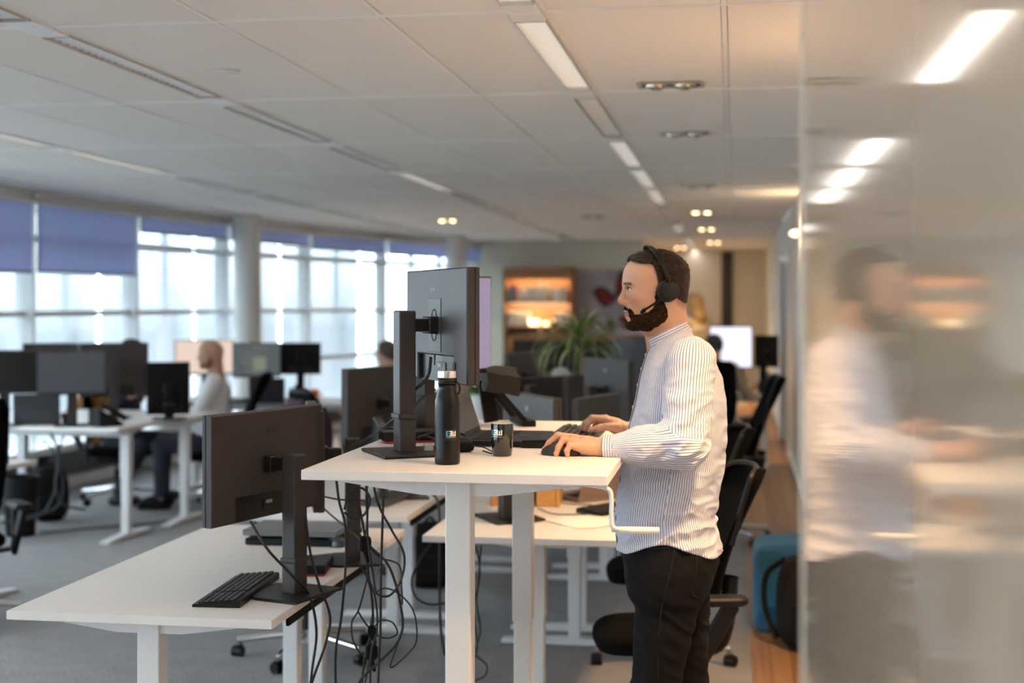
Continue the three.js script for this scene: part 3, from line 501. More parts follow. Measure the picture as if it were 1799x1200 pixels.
{ const t = thing('power_adapter', 'dark bundle of adapters behind the bottle', 'adapter', [-0.845, S, -3.99], 0.3); mesh('brick', bx(0.06, 0.035, 0.12, 0.02, 0.0205, -0.01, 0.008), MAT.black, t); mesh('second_brick', bx(0.05, 0.03, 0.09, 0.075, 0.0175, -0.02, 0.012), MAT.blackSoft, t); mesh('plug', bx(0.03, 0.026, 0.026, -0.035, 0.014, 0.02, 0.004), mt('grey plug', [0.35, 0.37, 0.4], 0.5), t); mesh('lead', tube([[0.0, 0.03, 0.04], [-0.04, 0.05, 0.03], [-0.06, 0.04, -0.03], [0.02, 0.06, -0.06], [0.08, 0.045, -0.05]], 0.004, 40, 6), MAT.cable, t); }

// ---------- things on the low desks ----------
makeKeyboard('black keyboard lying under the foreground monitor', [-1.515, 0.755, -4.135], -Math.PI / 2 + 0.06, true);
makeMouse('bluish grey mouse lying behind the foreground monitor pole', [-1.45, 0.755, -4.99], 0.6, mt('bluish mouse', [0.07, 0.085, 0.10], 0.35));
{ const t = thing('docking_station', 'black docking station with a red edge at the foot of the foreground monitor', 'docking station', [-1.385, 0.755, -4.50], 0.15); mesh('case', bx(0.11, 0.03, 0.20, 0, 0.022, 0, 0.006), MAT.black, t); mesh('red_foot', bx(0.10, 0.006, 0.19, 0, 0.004, 0, 0.002), mt('red rubber', [0.5, 0.03, 0.02], 0.6), t); }
makeLaptop('closed grey laptop lying on another one behind the edge-on monitor', [-1.62, 0.785, -5.08], 0, 0, { w: 0.36, d: 0.24, mat: mt('silver grey laptop', [0.16, 0.17, 0.18], 0.4), lid: 0.235 });
makeLaptop('closed black laptop under the grey one', [-1.60, 0.755, -5.07], 0, 0, { w: 0.37, d: 0.25, lid: 0.245 });
makeKeyboard('dark grey keyboard on the desk behind the foreground one', [-1.47, 0.80, -5.88], -Math.PI / 2 - 0.12, false, { mat: mt('grey case', [0.07, 0.075, 0.08], 0.5), keyMat: mt('grey keys', [0.09, 0.09, 0.09], 0.6) });
{ const t = thing('desk_riser', 'open bamboo riser holding a dark laptop on the low desk', 'riser', [-0.90, 0.765, -6.12], 0.05);
  mesh('top_board', bx(0.30, 0.014, 0.24, 0, 0.088, 0, 0.003), MAT.bamboo, t); for (const s of [-1, 1]) mesh('side_board', bx(0.014, 0.082, 0.24, s * 0.143, 0.041, 0, 0.003), MAT.bamboo, t); mesh('back_board', bx(0.28, 0.082, 0.012, 0, 0.041, -0.11, 0.002), MAT.bamboo, t); mesh('front_board', bx(0.10, 0.075, 0.012, 0.10, 0.0395, 0.11, 0.002), MAT.bamboo, t); mesh('front_board', bx(0.08, 0.075, 0.012, -0.10, 0.0395, 0.11, 0.002), MAT.bamboo, t); }
makeLaptop('closed dark laptop on the bamboo riser', [-0.90, 0.861, -6.12], 0.1, 0, { w: 0.3, d: 0.22, lid: 0.215 });
makeLaptop('rosy grey laptop seen from behind with a small violet badge', [-0.63, 0.765, -6.36], Math.PI + 0.75, 112, { w: 0.36, d: 0.25, mat: mt('rosy grey lid', [0.24, 0.17, 0.15], 0.5), logo: mt('violet badge', [0.16, 0.10, 0.5], 0.4) });
makeKeyboard('black keyboard on the low desk beside the hip of the man', [-0.47, 0.765, -6.0], Math.PI / 2 - 0.6, false);
{ const t = thing('paper_sheets', 'loose white papers on the low desk behind the crank', 'papers', [-0.585, 0.765, -5.60], 0.3); mesh('sheet', bx(0.21, 0.001, 0.297, 0, 0.0009, 0, 0), mt('white paper', [0.86, 0.84, 0.80], 0.8), t); const g = new THREE.PlaneGeometry(0.2, 0.28, 10, 10).rotateX(-Math.PI / 2), p = g.attributes.position; for (let i = 0; i < p.count; i++) p.setY(i, 0.004 + 0.02 * Math.max(0, p.getX(i) + 0.02) * (1 + p.getZ(i) * 3)); g.computeVertexNormals(); mesh('top_sheet', g.rotateY(0.4).translate(-0.02, 0, 0), mt('white paper', [0.86, 0.84, 0.80], 0.8), t); }
// ---------- people: smooth fields meshed into one surface ----------
const AZ = (px, py, z) => { const c = Math.cos(9 * D2R), s = Math.sin(9 * D2R), u = (px - 899.5) / 2450, v = (533 - py) / 2450, d = -z / (c + s * u); return [-s * d + c * u * d, 1.65 + v * d, z]; };
function smin(a, b, k) { const h = Math.max(k - Math.abs(a - b), 0) / k; return Math.min(a, b) - h * h * k * 0.25; }
const smax = (a, b, k) => -smin(-a, -b, k);
// distance to a tapered capsule
function cap(x, y, z, a, b, ra, rb) {
  const dx = b[0] - a[0], dy = b[1] - a[1], dz = b[2] - a[2], px = x - a[0], py = y - a[1], pz = z - a[2];
  let t = (px * dx + py * dy + pz * dz) / (dx * dx + dy * dy + dz * dz + 1e-12); t = t < 0 ? 0 : t > 1 ? 1 : t;
  return Math.hypot(px - dx * t, py - dy * t, pz - dz * t) - (ra + (rb - ra) * t);
}
function ell(x, y, z, c, r) { const a = (x - c[0]) / r[0], b = (y - c[1]) / r[1], d = (z - c[2]) / r[2], k = Math.sqrt(a * a + b * b + d * d), g = Math.sqrt(a * a / (r[0] * r[0]) + b * b / (r[1] * r[1]) + d * d / (r[2] * r[2])); return g < 1e-9 ? -Math.min(...r) : k * (k - 1) / g; }
function surfNet(f, lo, hi, h) {
  const n = [0, 1, 2].map((i) => Math.ceil((hi[i] - lo[i]) / h) + 1), [nx, ny, nz] = n, F = new Float32Array(nx * ny * nz), id = (i, j, k) => i + nx * (j + ny * k);
  for (let k = 0; k < nz; k++) for (let j = 0; j < ny; j++) for (let i = 0; i < nx;) {
    const v = f(lo[0] + i * h, lo[1] + j * h, lo[2] + k * h); F[id(i, j, k)] = v; i++;
    let skip = Math.floor((Math.abs(v) - 0.03) / h * 0.6); while (skip-- > 0 && i < nx) { F[id(i, j, k)] = v; i++; }   // far from the surface neighbours share the sign
  }
  const vid = new Int32Array(nx * ny * nz).fill(-1), P = [];
  for (let k = 0; k < nz - 1; k++) for (let j = 0; j < ny - 1; j++) for (let i = 0; i < nx - 1; i++) {
    let cnt = 0, sx = 0, sy = 0, sz = 0;
    const c = []; for (let q = 0; q < 8; q++) c.push(F[id(i + (q & 1), j + (q >> 1 & 1), k + (q >> 2))]);
    let neg = 0; for (const v of c) if (v < 0) neg++; if (!neg || neg === 8) continue;
    for (let q = 0; q < 8; q++) for (let a = 0; a < 3; a++) { const r = q | (1 << a); if (r === q) continue; if ((c[q] < 0) !== (c[r] < 0)) { const t = c[q] / (c[q] - c[r]); sx += (q & 1) + (a === 0 ? t : 0); sy += (q >> 1 & 1) + (a === 1 ? t : 0); sz += (q >> 2) + (a === 2 ? t : 0); cnt++; } }
    vid[id(i, j, k)] = P.length / 3; P.push(lo[0] + (i + sx / cnt) * h, lo[1] + (j + sy / cnt) * h, lo[2] + (k + sz / cnt) * h);
  }
  const I = [];
  for (let k = 1; k < nz - 1; k++) for (let j = 1; j < ny - 1; j++) for (let i = 1; i < nx - 1; i++) {
    const v = F[id(i, j, k)] < 0;
    const quad = (a, b, c, d, flip) => { if (a < 0 || b < 0 || c < 0 || d < 0) return; flip ? I.push(a, c, b, a, d, c) : I.push(a, b, c, a, c, d); };
    if (v !== F[id(i + 1, j, k)] < 0) quad(vid[id(i, j - 1, k - 1)], vid[id(i, j, k - 1)], vid[id(i, j, k)], vid[id(i, j - 1, k)], !v);
    if (v !== F[id(i, j + 1, k)] < 0) quad(vid[id(i - 1, j, k - 1)], vid[id(i - 1, j, k)], vid[id(i, j, k)], vid[id(i, j, k - 1)], !v);
    if (v !== F[id(i, j, k + 1)] < 0) quad(vid[id(i - 1, j - 1, k)], vid[id(i, j - 1, k)], vid[id(i, j, k)], vid[id(i - 1, j, k)], !v);
  }
  const N = new Float32Array(P.length), e = h * 0.6;
  for (let i = 0; i < P.length; i += 3) { const [x, y, z] = [P[i], P[i + 1], P[i + 2]]; let a = f(x + e, y, z) - f(x - e, y, z), b = f(x, y + e, z) - f(x, y - e, z), c = f(x, y, z + e) - f(x, y, z - e); const L = Math.hypot(a, b, c) || 1; N[i] = a / L; N[i + 1] = b / L; N[i + 2] = c / L; }
  return { P, N, I };
}
// to a geometry about a base point; paint(x, y, z) gives a linear colour, uvOf(x, y, z of the three corners, their middle) gives three pairs
function toGeo(nets, base, paint, uvOf) {
  const p = [], n = [], u = [], c = [];
  for (const { P, N, I } of [].concat(nets)) for (let t = 0; t < I.length; t += 3) {
    const T = [I[t], I[t + 1], I[t + 2]]; let uv;
    if (uvOf) uv = uvOf(T.map((q) => [P[q * 3], P[q * 3 + 1], P[q * 3 + 2]]));
    T.forEach((q, m) => { p.push(P[q * 3] - base[0], P[q * 3 + 1] - base[1], P[q * 3 + 2] - base[2]); n.push(N[q * 3], N[q * 3 + 1], N[q * 3 + 2]); u.push(...(uv ? uv[m] : [0, 0])); if (paint) c.push(...paint(P[q * 3], P[q * 3 + 1], P[q * 3 + 2])); });
  }
  const g = new THREE.BufferGeometry(); g.setAttribute('position', new THREE.Float32BufferAttribute(p, 3)); g.setAttribute('normal', new THREE.Float32BufferAttribute(n, 3)); g.setAttribute('uv', new THREE.Float32BufferAttribute(u, 2)); if (paint) g.setAttribute('color', new THREE.Float32BufferAttribute(c, 3)); return g;
}
function rawMesh(name, g, m, parent) { const o = new THREE.Mesh(g, m); o.name = name; o.castShadow = o.receiveShadow = true; parent.add(o); return o; }
const lerp = (a, b, t) => a + (b - a) * t, clamp = (x, a, b) => Math.min(b, Math.max(a, x)), sstep = (a, b, x) => { const t = clamp((x - a) / (b - a), 0, 1); return t * t * (3 - 2 * t); };
function table(rows) { return (y) => { if (y >= rows[0][0]) return rows[0].slice(1); for (let i = 0; i + 1 < rows.length; i++) if (y >= rows[i + 1][0]) { const t = (y - rows[i + 1][0]) / (rows[i][0] - rows[i + 1][0]); return rows[i].slice(1).map((v, k) => lerp(rows[i + 1][k + 1], v, t)); } return rows.at(-1).slice(1); }; }

// ---------- the man at the standing desk ----------
const ZM = -4.2, BASE = [AZ(1175, 1000, ZM)[0], 0, ZM];
const skinM = mt('skin', [1, 1, 1], 0.48, { vertexColors: true, sheen: 0.2 }), hairM = mt('dark brown hair', [1, 1, 1], 0.6, { vertexColors: true, specularIntensity: 0.5 }), beardM = mt('dark beard', [1, 1, 1], 0.85, { vertexColors: true, specularIntensity: 0.25 });
const man = thing('person', 'bearded man in a pale striped shirt and black jeans typing at the standing desk', 'person', BASE);
const SK = [0.62, 0.365, 0.25];
// head frame: f forward (-x), u up, s towards the camera, in millimetres about the head centre
const HC = AZ(1153, 510, ZM), mm = 0.001, CY = Math.cos(17 * D2R), SY = Math.sin(17 * D2R);
const inHead = (x, y, z) => { const a = (HC[0] - x) * 1000, b = (z - HC[2]) * 1000; return [a * CY + b * SY, (y - HC[1]) * 1000, b * CY - a * SY]; };   // the head is turned a little towards the camera
const fromHead = (f, u, s) => [-(f * CY - s * SY) * mm, u * mm, (f * SY + s * CY) * mm];
const J = { neck: AZ(1188, 605, ZM), shN: AZ(1214, 636, -4.015), elN: AZ(1203, 783, -3.945), wrN: AZ(1058, 787, -3.965), shF: AZ(1212, 640, -4.40), elF: AZ(1195, 785, -4.50), wrF: AZ(1096, 757, -4.50) };
function headD(x, y, z, detail = true) {
  const [f, u, s] = inHead(x, y, z), w = Math.abs(s);
  let d = ell(f, u, s, [-2, 27, 0], [97, 86, 77]);
  d = smin(d, ell(f, u, s, [48, 40, 0], [47, 52, 62]), 30);
  d = smin(d, ell(f, u, s, [42, -25, 0], [50, 72, 60]), 30);
  d = smin(d, ell(f, u, w, [10, -50, 38], [44, 38, 24]), 26);
  d = smin(d, cap(f, u, w, [8, -76, 46], [66, -97, 12], 16, 20), 22);
  d = smin(d, ell(f, u, s, [72, -96, 0], [17, 19, 24]), 16);
  d = smin(d, ell(f, u, s, [74, -60, 0], [20, 30, 32]), 16);
  d = smin(d, cap(f, u, s, [-32, -40, 0], [-48, -185, 0], 55, 58), 34);
  d = smin(d, cap(f, u, s, [8, -100, 0], [-18, -190, 0], 30, 42), 30);
  if (!detail) return d;
  d = smin(d, cap(f, u, w, [92, 17, 6], [74, 19, 44], 8, 8), 12);
  d = smin(d, ell(f, u, w, [68, -20, 42], [20, 16, 18]), 18);
  d = smax(d, -ell(f, u, w, [98, 3, 32], [20, 11, 18]), 8);
  d = smin(d, ell(f, u, w, [78, 2, 30], [12.5, 12.5, 15]), 5);
  d = smin(d, cap(f, u, w, [85, 9.5, 18], [80, 9, 44], 3.2, 3), 4);
  d = smin(d, cap(f, u, w, [88, -3.5, 18], [81, -3, 42], 2.6, 2.6), 4);
  d = smin(d, cap(f, u, s, [92, 6, 0], [107, -27, 0], 7.5, 10), 9);
  d = smin(d, ell(f, u, s, [106.5, -33, 0], [11, 9.5, 11]), 7);
  d = smin(d, ell(f, u, w, [96, -38, 11], [11, 8, 7]), 5);
  d = smax(d, -ell(f, u, w, [101, -45, 6.5], [6, 3, 3.6]), 2);
  d = smin(d, cap(f, u, w, [95, -64, 0], [86, -67, 20], 5.5, 3), 5);
  d = smin(d, cap(f, u, w, [91.5, -75, 0], [84, -73, 19], 6, 3), 5);
  d = smax(d, -cap(f, u, w, [99, -69.5, 0], [88, -69.5, 21], 1.6, 1), 2);
  d = smin(d, ell(f, u, w, [-8, -2, 78], [17, 31, 8]), 6);
  return d;
}
const hairLine = table([[110, 95], [74, 84], [60, 78], [30, 79], [20, 60], [14, 24], [7, 0], [-14, -8], [-36, -10], [-52, -28], [-74, -40], [-110, -42]]);
function hairD(x, y, z) {
  const [f, u, s] = inHead(x, y, z), w = Math.abs(s);
  let d = headD(x, y, z, false); if (d > 30 || d < -40) return d * mm;
  const L = hairLine(f)[0] - 4 * sstep(30, 0, w) * (f > 40 ? -1 : 0), top = sstep(20, 85, u);
  const strand = 3.2 * noise(f * 0.045 + u * 0.03, u * 0.10 + 3, s * 0.13) + 2.4 * noise(f * 0.11, u * 0.22, s * 0.34 + 7);
  const thick = lerp(2.2, 11, top) * (f < -60 ? lerp(0.6, 1, sstep(-70, -10, u)) : 1);
  d -= thick + strand * (0.35 + 0.9 * top);
  return smax(d, (L - u) * 0.75 + 2.0 * noise(f * 0.2, u * 0.2, s * 0.2), 5) * mm;
}
function beardD(x, y, z) {
  const [f, u, s] = inHead(x, y, z), w = Math.abs(s);
  let d = headD(x, y, z, false); if (Math.abs(d) > 30) return d * mm;
  d -= 3.2 + 2.4 * noise(f * 0.13, u * 0.13, s * 0.13) + 2.6 * noise(f * 0.36, u * 0.3, s * 0.36);
  let r = cap(f, u, w, [10, -8, 72], [4, -64, 62], 11, 20);
  r = smin(r, cap(f, u, w, [6, -74, 57], [44, -96, 40], 26, 30), 12);
  r = smin(r, cap(f, u, w, [44, -98, 34], [80, -106, 0], 26, 23), 12);
  r = smin(r, cap(f, u, w, [98, -55, 0], [86, -62, 26], 7, 6.5), 6); r = smin(r, cap(f, u, w, [86, -62, 26], [70, -92, 32], 7, 16), 8);
  r = smax(r, -ell(f, u, w, [97, -71, 0], [28, 10.5, 25]), 3);
  return smax(d, r + 5 * noise(f * 0.12, u * 0.12, s * 0.12) + 3 * noise(f * 0.3, u * 0.3, s * 0.3), 3) * mm;
}
// hands: chains of finger joints rooted in a palm
function handD(H) { return (x, y, z) => { let d = 1; for (const c of H.palm) d = smin(d, cap(x, y, z, c[0], c[1], c[2], c[3]), 0.016); for (const fi of H.fingers) { let e = 1; for (let i = 0; i + 1 < fi.p.length; i++) e = smin(e, cap(x, y, z, fi.p[i], fi.p[i + 1], fi.r[i], fi.r[i + 1]), 0.004); d = smin(d, e, 0.006); } return d; }; }
const hN = { palm: [[AZ(1058, 785, -3.965), AZ(1030, 783, -3.962), 0.024, 0.023], [AZ(1036, 779, -3.975), AZ(1008, 773, -3.985), 0.020, 0.016], [AZ(1036, 786, -3.95), AZ(1012, 783, -3.942), 0.020, 0.015]],
  fingers: [
    { p: [AZ(1010, 772, -3.998), AZ(985, 766, -4.000), AZ(969, 776, -3.998), AZ(958, 790, -3.995)], r: [0.012, 0.0098, 0.0088, 0.0072] },
    { p: [AZ(1010, 770, -3.978), AZ(980, 765, -3.978), AZ(965, 778, -3.976), AZ(956, 791, -3.974)], r: [0.012, 0.0102, 0.009, 0.0075] },
    { p: [AZ(1010, 776, -3.955), AZ(990, 772, -3.945), AZ(981, 786, -3.934), AZ(977, 799, -3.930)], r: [0.012, 0.0098, 0.0088, 0.0072] },
    { p: [AZ(1014, 784, -3.936), AZ(1001, 782, -3.926), AZ(996, 792, -3.921), AZ(997, 800, -3.921)], r: [0.011, 0.0088, 0.0078, 0.0065] },
    { p: [AZ(1034, 785, -3.99), AZ(1012, 790, -4.015), AZ(992, 795, -4.020)], r: [0.014, 0.0105, 0.008] }] };
const hF = { palm: [[AZ(1100, 757, -4.50), AZ(1078, 748, -4.49), 0.026, 0.023], [AZ(1082, 746, -4.50), AZ(1064, 737, -4.51), 0.020, 0.015], [AZ(1082, 748, -4.47), AZ(1066, 740, -4.475), 0.020, 0.014]],
  fingers: [
    { p: [AZ(1064, 738, -4.468), AZ(1044, 736, -4.462), AZ(1033, 745, -4.460), AZ(1028, 755, -4.460)], r: [0.0115, 0.0095, 0.0085, 0.007] },
    { p: [AZ(1063, 735, -4.490), AZ(1040, 734, -4.488), AZ(1027, 744, -4.486), AZ(1021, 755, -4.485)], r: [0.0115, 0.0098, 0.0088, 0.0072] },
    { p: [AZ(1064, 735, -4.512), AZ(1044, 735, -4.514), AZ(1032, 745, -4.512), AZ(1027, 754, -4.510)], r: [0.0112, 0.0095, 0.0085, 0.007] },
    { p: [AZ(1067, 739, -4.530), AZ(1053, 740, -4.536), AZ(1045, 747, -4.536), AZ(1042, 753, -4.536)], r: [0.0105, 0.0085, 0.0075, 0.0065] },
    { p: [AZ(1084, 751, -4.455), AZ(1064, 750, -4.435), AZ(1050, 753, -4.430), AZ(1037, 756, -4.430)], r: [0.0155, 0.0118, 0.0105, 0.0085] }] };
const handNet = (H, fore, lo, hi) => { const hd = handD(H); return surfNet((x, y, z) => smin(hd(x, y, z), cap(x, y, z, fore[0], fore[1], 0.026, 0.031), 0.014), lo, hi, 0.0027); };
const box = (pts, m) => [[0, 1, 2].map((i) => Math.min(...pts.map((p) => p[i])) - m), [0, 1, 2].map((i) => Math.max(...pts.map((p) => p[i])) + m)];
const ptsOf = (H, extra) => [...H.palm.flatMap((c) => [c[0], c[1]]), ...H.fingers.flatMap((f) => f.p), ...extra];
const mid = (a, b, t) => a.map((v, i) => lerp(v, b[i], t));
const foreN = [J.wrN, mid(J.wrN, J.elN, 0.4)], foreF = [J.wrF, mid(J.wrF, J.elF, 0.75)];
const headNet = surfNet((x, y, z) => headD(x, y, z) * mm, [HC[0] - 0.135, HC[1] - 0.19, HC[2] - 0.10], [HC[0] + 0.125, HC[1] + 0.13, HC[2] + 0.10], 0.003);
const handNetN = handNet(hN, foreN, ...box(ptsOf(hN, foreN), 0.034)), handNetF = handNet(hF, foreF, ...box(ptsOf(hF, foreF), 0.034));
// torso outline read in profile: height, front, back, half width
const TR = [[578, 1160, 1212, 0.062], [596, 1152, 1216, 0.07], [614, 1143, 1236, 0.10], [640, 1134, 1259, 0.165], [662, 1128, 1268, 0.182], [700, 1121, 1274, 0.185], [740, 1111, 1276, 0.184], [780, 1103, 1275, 0.18], [830, 1094, 1268, 0.176], [870, 1089, 1260, 0.174], [900, 1086, 1254, 0.175], [935, 1086, 1258, 0.180], [975, 1091, 1268, 0.184]].map(([py, a, b, w]) => { const A = AZ(a, py, ZM), B = AZ(b, py, ZM); return [A[1], (A[0] + B[0]) / 2, (B[0] - A[0]) / 2, w]; });
const trunk = table(TR);
function trunkD(x, y, z, grow) { const [c, a, b] = trunk(y), A = a + grow, B = b + grow, q = Math.abs(x - c) / A, r = Math.abs(z - ZM) / B, k = Math.pow(Math.pow(q, 2.3) + Math.pow(r, 2.3), 1 / 2.3); return (k - 1) * Math.min(A, B) * 0.9; }
const hipsT = table([[945, 1094, 1262, 0.172], [985, 1096, 1263, 0.182], [1020, 1100, 1250, 0.182], [1060, 1106, 1232, 0.17]].map(([py, a, b, w]) => { const A = AZ(a, py, ZM), B = AZ(b, py, ZM); return [A[1], (A[0] + B[0]) / 2, (B[0] - A[0]) / 2, w]; }));
const leg = { hN: AZ(1178, 1010, -4.11), kN: AZ(1151, 1215, -4.10), aN: AZ(1168, 1440, -4.09), hF: AZ(1190, 1010, -4.29), kF: AZ(1203, 1215, -4.31), aF: AZ(1235, 1430, -4.32) };
function legsD(x, y, z, g = 0) {
  let d = Math.min(smin(cap(x, y, z, leg.hN, leg.kN, 0.096 + g, 0.068 + g), cap(x, y, z, leg.kN, leg.aN, 0.067 + g, 0.052 + g), 0.03), smin(cap(x, y, z, leg.hF, leg.kF, 0.096 + g, 0.068 + g), cap(x, y, z, leg.kF, leg.aF, 0.067 + g, 0.052 + g), 0.03));
  const [c, a, b] = hipsT(y), q = Math.abs(x - c) / (a + g), r = Math.abs(z - ZM) / (b + g), k = (Math.pow(Math.pow(q, 2.4) + Math.pow(r, 2.4), 1 / 2.4) - 1) * 0.1;
  const yt = AZ(1180, 925, ZM)[1], yb = AZ(1180, 1040, ZM)[1];
  return smin(d, smax(k, Math.max(y - yt, yb - y), 0.03), 0.045);
}
const bodyNet = surfNet((x, y, z) => {
  let d = smax(trunkD(x, y, z, -0.022), Math.max(y - 1.51, AZ(1180, 960, ZM)[1] - y), 0.04);
  d = smin(d, legsD(x, y, z, -0.014), 0.03);
  d = smin(d, cap(x, y, z, J.shN, J.elN, 0.05, 0.04), 0.03); d = smin(d, cap(x, y, z, J.elN, J.wrN, 0.040, 0.027), 0.02);
  d = smin(d, cap(x, y, z, J.shF, J.elF, 0.05, 0.04), 0.03); d = smin(d, cap(x, y, z, J.elF, J.wrF, 0.040, 0.027), 0.02);
  d = smin(d, cap(x, y, z, AZ(1182, 575, ZM), AZ(1190, 640, ZM), 0.055, 0.06), 0.04);
  return d;
}, [BASE[0] - 0.42, 0.02, ZM - 0.42], [BASE[0] + 0.24, 1.56, ZM + 0.36], 0.012);
const lipC = [0.44, 0.19, 0.15];
const bodyGeo = toGeo([headNet, handNetN, handNetF, bodyNet], BASE, (x, y, z) => {
  const [f, u, s0] = inHead(x, y, z), s = Math.abs(s0); let c = SK;
  const mix = (a, b, t) => a.map((v, i) => lerp(v, b[i], t));
  if (u > -140 && f > -130 && f < 130 && s < 110) {
    c = mix(c, [0.56, 0.25, 0.17], 0.5 * Math.exp(-((f - 104) ** 2 + (u + 32) ** 2 + s * s) / 260));
    c = mix(c, [0.55, 0.27, 0.19], 0.35 * Math.exp(-((f - 72) ** 2 + (u + 26) ** 2 + (s - 46) ** 2) / 700));
    c = mix(c, lipC, sstep(9, 5, Math.abs(u + 70.5)) * sstep(24, 18, s) * sstep(80, 86, f));
    c = mix(c, [0.022, 0.013, 0.009], 0.92 * sstep(5, 2.5, Math.abs(u - 20 + Math.abs(s - 28) * 0.1 - (s < 20 ? 1 : 0))) * sstep(8, 13, s) * sstep(52, 44, s) * sstep(62, 70, f));
    c = mix(c, [0.045, 0.028, 0.02], 0.75 * sstep(30, 10, Math.hypot(f + 20, u + 18)) * (s > 50 ? 0.6 : 0));
    const fade = clamp((u - hairLine(f)[0] + 26) / 26, 0, 1); if (f < 24) c = mix(c, [0.10, 0.055, 0.035], 0.7 * fade);
    c = mix(c, [0.10, 0.06, 0.045], 0.45 * sstep(-95, -118, u) * sstep(-30, 10, f));
    c = mix(c, [0.11, 0.065, 0.05], 0.5 * sstep(-44, -54, u) * sstep(-62, -54, u) * sstep(80, 88, f) * sstep(26, 20, s));
  } else {
    c = mix(c, [0.55, 0.30, 0.21], 0.25 * (0.5 + noise(x * 70, y * 70, z * 70)));
  }
  return c;
});
rawMesh('body', bodyGeo, skinM, man);
{ const g = (net, m, name, paint) => rawMesh(name, toGeo(net, BASE, paint), m, man);
  const tone = (A, B, q) => (x, y, z) => { const f = (HC[0] - x) * 1000, u = (y - HC[1]) * 1000, s = (z - HC[2]) * 1000, n = clamp(0.5 + 0.9 * noise(f * q, u * q * 1.7, s * q) + 0.5 * noise(f * q * 3, u * q * 3, s * q * 3), 0, 1); return A.map((v, i) => lerp(v, B[i], n * n)); };
  g(surfNet(hairD, [HC[0] - 0.12, HC[1] - 0.08, HC[2] - 0.10], [HC[0] + 0.13, HC[1] + 0.14, HC[2] + 0.10], 0.003), hairM, 'hair', tone([0.013, 0.007, 0.004], [0.046, 0.021, 0.009], 0.08));
  g(surfNet(beardD, [HC[0] - 0.12, HC[1] - 0.145, HC[2] - 0.09], [HC[0] + 0.06, HC[1] + 0.01, HC[2] + 0.09], 0.0028), beardM, 'beard', tone([0.012, 0.0065, 0.0038], [0.055, 0.028, 0.016], 0.13));
  const L = (f, u, s) => fromHead(f, u, s).map((v, i) => v + HC[i] - BASE[i]);
  for (const s of [-1, 1]) { const e = mesh('eye', sp(0.0125, ...L(79.5, 2.5, s * 30)), mt('eye white', [0.72, 0.68, 0.64], 0.2), man); mesh('iris', sp(0.0062, ...L(88.6, 2.2, s * 28.2), 0.6, 1, 1), mt('brown iris', [0.03, 0.014, 0.008], 0.15), e); }
  for (const s of [-1, 1]) { mesh('eyebrow', tube([L(95.5, 19, s * 13), L(93, 23, s * 22), L(87, 24, s * 34), L(78, 19, s * 46)], 0.0042, 24, 8), mt('eyebrow hair', [0.02, 0.011, 0.007], 0.8), man); mesh('eyelashes', tube([L(92, 4, s * 17), L(93, 8.5, s * 24), L(91.5, 8.5, s * 33), L(83, 3, s * 43)], 0.0014, 24, 6), mt('lashes', [0.015, 0.01, 0.008], 0.8), man); }
  const R = AZ(1001, 771, -3.951); const ring = new THREE.TorusGeometry(0.0108, 0.0014, 8, 24).rotateY(Math.PI / 2).rotateZ(-0.2).translate(R[0] - BASE[0], R[1] - 0.001, R[2] - BASE[2]); mesh('finger_ring', ring, mt('gold ring', [0.9, 0.62, 0.25], 0.25, { metalness: 1 }), man);
  const nails = [hN.fingers[1], hN.fingers[2], hN.fingers[3], hF.fingers[4]]; for (const n of nails) { const a = n.p.at(-1), b = n.p.at(-2), q = mid(a, b, 0.1); mesh('nail', sp(0.0052, q[0] - BASE[0] - 0.003, q[1] + 0.003, q[2] - BASE[2] + (n === hF.fingers[4] ? 0.006 : 0.002), 1, 1, 0.8), mt('nail', [0.55, 0.34, 0.26], 0.3), man); } }

// striped shirt
const PITCH = 0.0072;
const stripeTex = dataTex(64, (u, v) => { const k = sstep(0.30, 0.36, u) * sstep(0.62, 0.56, u), w = rr(-0.012, 0.012); return [lerp(0.865, 0.36, k) + w, lerp(0.87, 0.44, k) + w, lerp(0.90, 0.66, k) + w]; }, true);
stripeTex.magFilter = THREE.LinearFilter;
const shirtM = mt('striped cotton', [1, 1, 1], 0.85, { map: stripeTex, sheen: 0.2 });
const fold = (x, y, z, s) => { const a = noise(x * 7 + y * 5 + s, y * 16 - x * 8, z * 6), b = noise(x * 18 - y * 10, y * 34 + x * 9 + s, z * 12); return 0.008 * (1 - Math.abs(a) * 2.2) + 0.0032 * (1 - Math.abs(b) * 2); };
const hemY = (x) => { const a = AZ(1090, 962, ZM), m = AZ(1168, 940, ZM), b = AZ(1268, 972, ZM); return x < m[0] ? lerp(m[1], a[1], sstep(0, 1, (m[0] - x) / (m[0] - a[0]))) : lerp(m[1], b[1], sstep(0, 1, (x - m[0]) / (b[0] - m[0]))); };
function shirtD(x, y, z) {
  let d = smax(trunkD(x, y, z, 0.0), y - lerp(AZ(1139, 613, ZM)[1], AZ(1211, 577, ZM)[1], (x - AZ(1139, 600, ZM)[0]) / (AZ(1211, 600, ZM)[0] - AZ(1139, 600, ZM)[0])), 0.012);
  for (const s of [J.shN, J.shF]) d = smin(d, cap(x, y, z, AZ(1192, 634, ZM), [s[0], s[1] + 0.012, s[2] + (s === J.shN ? -0.02 : 0.02)], 0.054, 0.055), 0.05);
  if (Math.abs(d) < 0.035) { const low = sstep(1.30, 1.05, y); d -= fold(x, y, z, 2) * (0.35 + 0.75 * low); }
  return smax(d, hemY(x) - y, 0.006);
}
const shirtUV = (C, R) => (T) => { const a = T.map(([x, y, z]) => { const [c] = trunk(y); return Math.atan2(x - c, -(z - ZM)); }); for (let i = 1; i < 3; i++) { while (a[i] - a[0] > Math.PI) a[i] -= 2 * Math.PI; while (a[i] - a[0] < -Math.PI) a[i] += 2 * Math.PI; } return a.map((v, i) => [v * R / PITCH, T[i][1] * 4]); };
